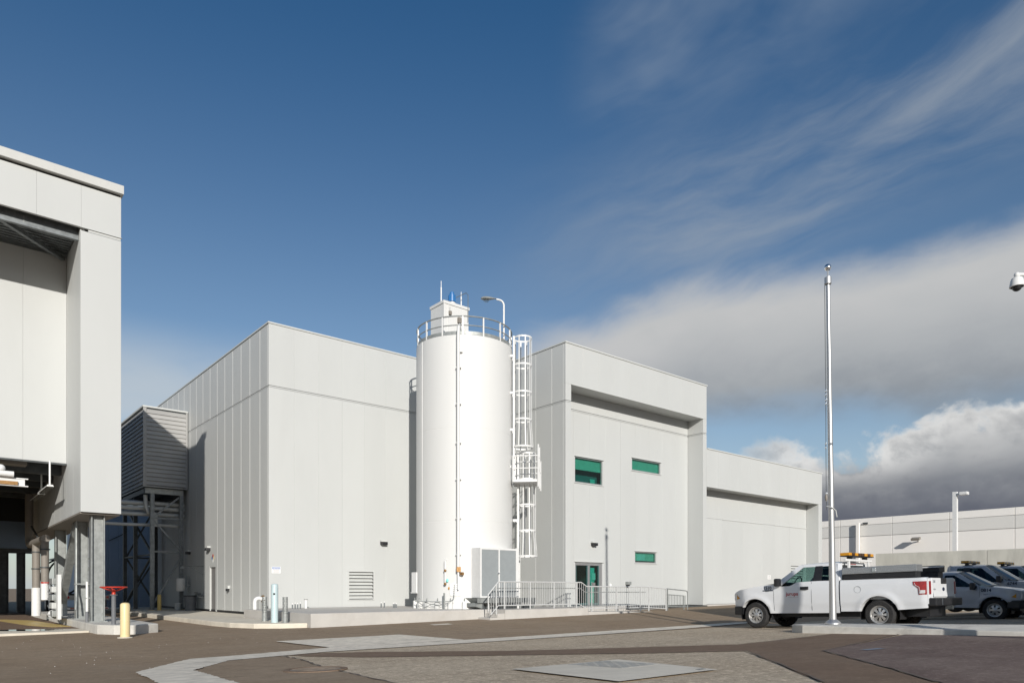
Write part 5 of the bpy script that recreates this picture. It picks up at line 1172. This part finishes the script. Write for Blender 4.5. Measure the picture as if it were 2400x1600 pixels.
        part('tail_light_face', MB().box(tail - .045, tail - .028, *(sorted((s * hw * .83, s * hw * .935))), zt_ - .38, zt_ - .04), M['redlens'], tl, local=True)
        pts = [Vector((x + dxx, s * (ysurf(x + dxx, z) + .022), z - .04)) for x, z in ((-2.90, zt_ - .23), (-3.01, zt_ - .23), (-3.01, zt_ - .31), (-2.89, zt_ - .31))]
        part('reverse_lens', MB().prism(pts, (0, -s * .03, 0)), M['clearlens'], tl, local=True)
        pts = [Vector((x + dxx, s * (ysurf(x + dxx, z) + .016), z - .04)) for x, z in ((-2.76, zt_ - .04), (-2.78, zt_ - .10), (-2.87, zt_ - .15), (-2.885, zt_ - .32), (-3.0, zt_ - .33))]
        part('light_rim', MB().tube(pts, .007, 5), M['clearlens'], tl, local=True)
    # chassis and wheels
    part('chassis', MB().box(tail + .1, x_end - .1, -hw * .55, hw * .55, .34, .66), M['black'], t, **L); part('floor_pan', MB().box(tail + .02, x_end - .05, -hw * .93, hw * .93, P_['rock'] + .10, .70) if False else MB().box(wr + RA + .02, wf - RA - .02, -hw * .9, hw * .9, P_['rock'] + .02, .70), M['black'], t, **L)
    for c in (wf, wr):
        for s in (1, -1):
            ws = [(c + (RA + .015) * math.cos(R(a)), R0 + (RA + .015) * math.sin(R(a))) for a in range(-15, 196, 10)]
            part('wheel_well', MB().grid([[(x, s * hw * .93, z) for x, z in ws], [(x, s * hw * .5, z) for x, z in ws]]), M['black'], t, **L)
    for c in (wf, wr):
        for s in (1, -1):
            y1 = s * hw * .965; y0 = y1 - s * .25
            def ring(prof, mb, n=36):
                vs = []; fs = []
                for (r, o) in prof:
                    for j in range(n):
                        a = 2 * math.pi * j / n; vs.append((c + r * math.cos(a), y1 - s * o, R0 + r * math.sin(a)))
                for i in range(len(prof) - 1):
                    for j in range(n): fs.append((i * n + j, i * n + (j + 1) % n, (i + 1) * n + (j + 1) % n, (i + 1) * n + j))
                return mb.add(vs, fs, True)
            rr = R0 * .60
            w = part('wheel', ring([(rr, .02), (rr + .02, .0), (R0 - .05, .0), (R0 - .012, .03), (R0, .06), (R0, .19), (R0 - .02, .23), (rr, .25)], MB()), M['rubber'], t, **L)
            rim = ring([(rr + .004, .008), (rr - .012, .012), (rr - .03, .05), (rr - .035, .20)], MB()); part('rim', rim, M['wheel'], w, local=True)
            disc = MB(); part('hub_disc', ring([(rr - .03, .075), (rr * .72, .062)], disc), M['wheel'], w, local=True)
            nsp = P_['spokes']; sm_ = MB(); vs = []
            for k in range(nsp):
                a = 2 * math.pi * k / nsp; da = .55 * math.pi / nsp
                def wp_(r, a_, o): return (c + r * math.cos(a_), y1 - s * o, R0 + r * math.sin(a_))
                sm_.add([wp_(rr * .30, a - da * 1.3, .03), wp_(rr * .30, a + da * 1.3, .03), wp_(rr * .78, a + da, .05), wp_(rr * .78, a - da, .05), wp_(rr * .30, a - da * 1.3, .07), wp_(rr * .30, a + da * 1.3, .07), wp_(rr * .78, a + da, .09), wp_(rr * .78, a - da, .09)],
                        [(0, 1, 2, 3), (4, 7, 6, 5), (0, 4, 5, 1), (1, 5, 6, 2), (2, 6, 7, 3), (3, 7, 4, 0)])
            part('spokes', sm_, M['wheel'], w, local=True)
            part('hub_cap', ring([(0.001, .012), (rr * .22, .014), (rr * .32, .024), (rr * .36, .05)], MB(), 24), M['alu'], w, local=True)
            part('wheel_back', ring([(0.001, .12), (rr - .02, .12)], MB(), 24), M['black'], w, local=True)
    t['_dummy'] = 0; del t['_dummy']
    return t, ysurf, topz
F1 = dict(paint=M['truck'], wf=1.84, wr=-1.84, r=.405, ra=.505, hw=1.0, rock=.46, belt=1.37, roof=1.95, cab=-.79, nose=2.75, tail=-3.05, cowl=1.16, hood0=1.14,
          wsbase=1.14, wstop=.44, bpil=-.17, cpil=-.55, dip0=.66, dip1=.94, handle=.22, seat=.05, gaps=(1.20, .02), glass='cglass', wglass='cglass', spokes=8,
          top=[(-3.1, 1.355), (-.8, 1.375), (-.2, 1.385), (.48, 1.37), (.66, 1.27), (.96, 1.26), (1.02, 1.30), (1.16, 1.335), (1.9, 1.27), (2.4, 1.19), (2.66, 1.10), (2.8, 1.04)])
g1, g2 = gz(19.9, 11.9), gz(19.9, 8.2)
def tlabel(o, k, v): o[k] = v
pitch = -math.atan2(g1 - g2, 3.68)
tA, ysA, tzA = make_pickup('pickup_truck', 'white extended-cab pickup with silver toolbox parked behind the flag pole', F1, (20.82, 10.05, (g1 + g2) / 2), R(90), 0)
tA.rotation_euler = (Matrix.Rotation(R(90), 4, 'Z') @ Matrix.Rotation(pitch, 4, 'Y')).to_euler()
L = dict(local=True)
# number, door mark and small print
ROT_L = Matrix(((-1, 0, 0), (0, 0, 1), (0, 1, 0)))      # letters on the truck's left side (towards +y)
ROT_B = Matrix(((0, 0, -1), (-1, 0, 0), (0, 1, 0)))     # letters on the tail
def lab(tr_, body, size, x, z, m, ys, **k): return text(body, size, (x, ys(x, z) + .006, z), ROT_L, m, tr_, local=True, **k)
lab(tA, '1510', .13, 1.53, 1.185, M['navy'], ysA, bold=.003)
part('fleet_strip', MB().box(1.22, 1.56, ysA(1.4, 1.14) + .002, ysA(1.4, 1.14) + .006, 1.135, 1.165), M['navy'], tA, **L)
lab(tA, 'jurupa', .15, .80, .985, M['redtext'], ysA, bold=.002); part('print_line', MB().box(.42, .74, ysA(.6, .93) + .002, ysA(.6, .93) + .005, .93, .938), M['signgrey'], tA, **L)
text('1510', .10, (-3.102, .72, 1.22), ROT_B, M['navy'], tA, local=True, sx=.8); text('F-150', .06, (-3.102, .70, 1.03), ROT_B, M['steel'], tA, local=True)
part('sticker', MB().box(-.62, -.52, ysA(-.57, .80) + .003, ysA(-.57, .80) + .006, .76, .88), M['green'], tA, **L)
fd = [(-1.30 + .09 * math.cos(a), ysA(-1.3, 1.1) + .004, 1.10 + .09 * math.sin(a)) for a in [2 * math.pi * i / 24 for i in range(24)]]
part('fuel_door', MB().tube(fd, .004, 4, closed=True), M['door_grey'], tA, **L)
# side tool boxes
for s, m, nm in ((1, 'tread', 'tool_box'), (-1, 'black', 'tool_box')):
    y0, y1 = sorted((s * .58, s * .99))
    tb = thing(nm, 'silver tread-plate toolbox on the near bed rail of the white pickup' if s > 0 else 'black toolbox on the far bed rail of the white pickup', 'toolbox', (0, 0, 0))
    b_ = part('box_base', MB().box(-2.78, -.90, y0 + .03, y1 - .03, 1.385, 1.53), M['black'], tb, **L, bevel=.01)
    part('box_lid', MB().box(-2.82, -.88, y0, y1, 1.532, 1.715), M[m], tb, bevel=.012, **L)
    if s > 0: part('latch', MB().box(-1.80, -1.70, y1 + .001, y1 + .02, 1.57, 1.68), M['chrome'], tb, bevel=.008, **L)
    tb.matrix_world = Matrix.Translation(tA.location) @ tA.rotation_euler.to_matrix().to_4x4()
    if s < 0: part('lid_prop', MB().box(-2.95, -2.3, -.55, -.50, 1.66, 1.69), M['white'], tb, **L)
# light rack and bar
rk = part('light_rack', MB().box(-.94, -.88, -.85, .85, 1.92, 1.98), M['white'], tA, bevel=.01, **L)
for y in (-.62, .62): part('rack_post', MB().box(-.94, -.89, y - .035, y + .035, 1.38, 1.918), M['white'], rk, local=True)
def light_bar(tr_, x, z, half, nm='light_bar'):
    b = part(nm, MB().box(x - .13, x + .13, -half, half, z, z + .02), M['black'], tr_, local=True)
    n = 8
    for i in range(n):
        a0 = -half + 2 * half * i / n + .006; a1 = -half + 2 * half * (i + 1) / n - .006
        dk_ = i in (1, 3, 4, 6)
        part('lens_segment', MB().box(x - .13, x + .13, a0, a1, z + .022, z + .105), M['amber'] if not dk_ else M['dome_dark'], b, local=True, bevel=.012)
    for y in (-half * .6, half * .6): part('bar_foot', MB().box(x - .06, x + .06, y - .05, y + .05, z - .07, z - .001), M['black'], b, local=True)
M['dome_dark'] = mat('smoked_amber_lens', (.06, .025, .004), .2)
light_bar(tA, -.88, 2.05, .80)
# smaller regular-cab pickup and two more, facing the other way, in the shade
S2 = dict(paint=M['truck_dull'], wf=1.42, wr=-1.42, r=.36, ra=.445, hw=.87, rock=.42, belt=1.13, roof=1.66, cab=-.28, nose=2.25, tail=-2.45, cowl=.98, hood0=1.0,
          wsbase=.98, wstop=.30, bpil=None, cpil=-.18, dip0=.5, dip1=.7, handle=-.02, seat=.05, gaps=(1.0, ), glass='dglass', wglass='cglass', spokes=6,
          top=[(-2.5, 1.10), (-.3, 1.12), (.3, 1.125), (.6, 1.11), (.98, 1.15), (1.5, 1.10), (1.9, 1.05), (2.15, .98), (2.3, .92)])
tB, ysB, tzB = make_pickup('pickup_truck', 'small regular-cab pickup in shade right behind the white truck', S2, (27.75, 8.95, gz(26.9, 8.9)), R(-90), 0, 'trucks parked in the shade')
ROT_R = Matrix(((1, 0, 0), (0, 0, -1), (0, 1, 0)))
def labr(tr_, body, size, x, z, m, ys, **k): return text(body, size, (x, -ys(x, z) - .006, z), ROT_R, m, tr_, local=True, **k)
labr(tB, '0814', .15, 1.04, .96, M['navy'], ysB, bold=.004); labr(tB, 'RANGER', .07, 1.12, .85, M['navy'], ysB, sx=1.1); labr(tB, 'jurupa', .10, .0, .86, M['navy'], ysB)
part('visor_card', MB().box(.0, .18, -.70, -.69, 1.15, 1.27), M['teal'], tB, **L)
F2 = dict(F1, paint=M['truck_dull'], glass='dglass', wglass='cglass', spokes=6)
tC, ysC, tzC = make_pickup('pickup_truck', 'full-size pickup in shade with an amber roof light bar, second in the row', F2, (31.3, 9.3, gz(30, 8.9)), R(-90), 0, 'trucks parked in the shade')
labr(tC, '6744', .15, 1.22, 1.17, M['navy'], ysC, bold=.004)
light_bar(tC, -.25, 1.99, .66)
tD = copy_tree(tC); tD.location = (34.5, 9.0, gz(33, 8.9)); tD['label'] = 'rearmost pickup at the right edge with an amber roof light bar, half hidden'

# ------------------------------------------------------------------ right edge: dome camera on its pole, and the building whose shade lies on the trucks
px_, py_ = 16.05, 3.15
cp = thing('camera_pole', 'white pole at the right that carries the arm of the dome camera', 'pole', (px_, py_, .3))
part('pole', MB().tube([(px_, py_, .2), (px_, py_, 7.2)], .15, 20, r1=.12), M['white'], cp)
dc = thing('dome_camera', 'white dome security camera hanging from an arm at the right edge', 'camera', (15.0, 3.86, 6.7))
dX, dY, dZ = 14.99, 3.85, 6.70
part('arm', MB().tube([(dX, dY, dZ + .19), (px_, py_, dZ + .23)], .032, 10), M['white'], dc); part('arm_cap', MB().sphere((dX, dY, dZ + .18), .05, 12), M['white'], dc)
part('hood', MB().lathe([(0, .15), (.05, .14), (.085, .12), (.10, .08), (.115, .0), (.118, -.03), (.10, -.035)], (dX, dY, dZ), 28), M['white'], dc)
part('dome', MB().sphere((dX, dY, dZ - .03), .078, 20, -1, .05), M['black'], dc)
sb = thing('office_building', 'low pale building right of the frame that shades the parked trucks', 'building', (24, 0, 0))
part('walls', MB().box(19.9, 31, -14, 4.7, -.2, 6.2), M['panel'], sb); part('parapet', MB().box(19.85, 31.05, -14, 4.75, 6.2, 6.35), M['trim'], sb)
# ------------------------------------------------------------------ small things on the ground
mc = thing('manhole_cover', 'round cast manhole cover in the brown asphalt', 'manhole cover', (4.25, 9.35, gz(4.25, 9.35)))
mz = gz(4.25, 9.35) + .022
nrm = Matrix.Rotation(math.atan(-.033), 4, 'X')
def tilt(mb, c): mb.v = [tuple(nrm @ (Vector(p) - Vector(c)) + Vector(c)) for p in mb.v]; return mb
part('frame_ring', tilt(MB().lathe([(.44, -.01), (.44, .004), (.36, .004), (.36, -.01)], (4.25, 9.35, mz), 36), (4.25, 9.35, mz)), M['patch'], mc)
part('lid', tilt(MB().lathe([(.35, -.01), (.35, -.001), (0, .001)], (4.25, 9.35, mz), 36), (4.25, 9.35, mz)), M['lid'], mc)
for k in range(5): part('lid_rib', tilt(MB().box(4.0, 4.5, 9.15 + k * .1, 9.18 + k * .1, mz + .001, mz + .005), (4.25, 9.35, mz)), M['lid'], mc)
uc = thing('utility_cover', 'square checkered steel cover set in the pale concrete pad', 'cover', (7.2, 6.4, gz(7.2, 6.4)))
def on_ground(mb, lift): mb.v = [(p[0], p[1], gz(p[0], p[1]) + lift + p[2]) for p in mb.v]; return mb
part('cover_plate', on_ground(MB().box(6.86, 7.62, 6.0, 6.98, -.02, .004), .024), M['lug'], uc)
for i in range(8):
    for j in range(9): part('tread_lug', on_ground(MB().box(6.91 + i * .09, 6.95 + i * .09, 6.05 + j * .105, 6.11 + j * .105, .004, .007), .024), M['lug'], uc) if (i + j) % 2 == 0 else None
struct('pad_drain', on_ground(MB().box(7.28, 7.42, 5.12, 5.18, -.01, .002), .024), M['steel'])
struct('paint_mark', sheet([(11.7, 5.15), (12.25, 5.1), (12.2, 4.95), (11.65, 5.0)], .020), mat('faded_blue_paint', (.16, .19, .24), .8))
peb = MB()
for i in range(70):
    x, y = random.uniform(1.2, 9.5), random.uniform(13.9, 22.0)
    if random.random() < .35: x, y = random.uniform(1.0, 3.0), random.uniform(12, 22)
    r = random.uniform(.004, .012); z = gz(x, y)
    peb.add([(x + r, y, z), (x, y + r * .8, z), (x - r, y, z), (x, y - r, z), (x, y, z + r)], [(0, 1, 4), (1, 2, 4), (2, 3, 4), (3, 0, 4)])
gp_ = peb.build('gravel_specks', M['plinth']); gp_['kind'] = 'stuff'
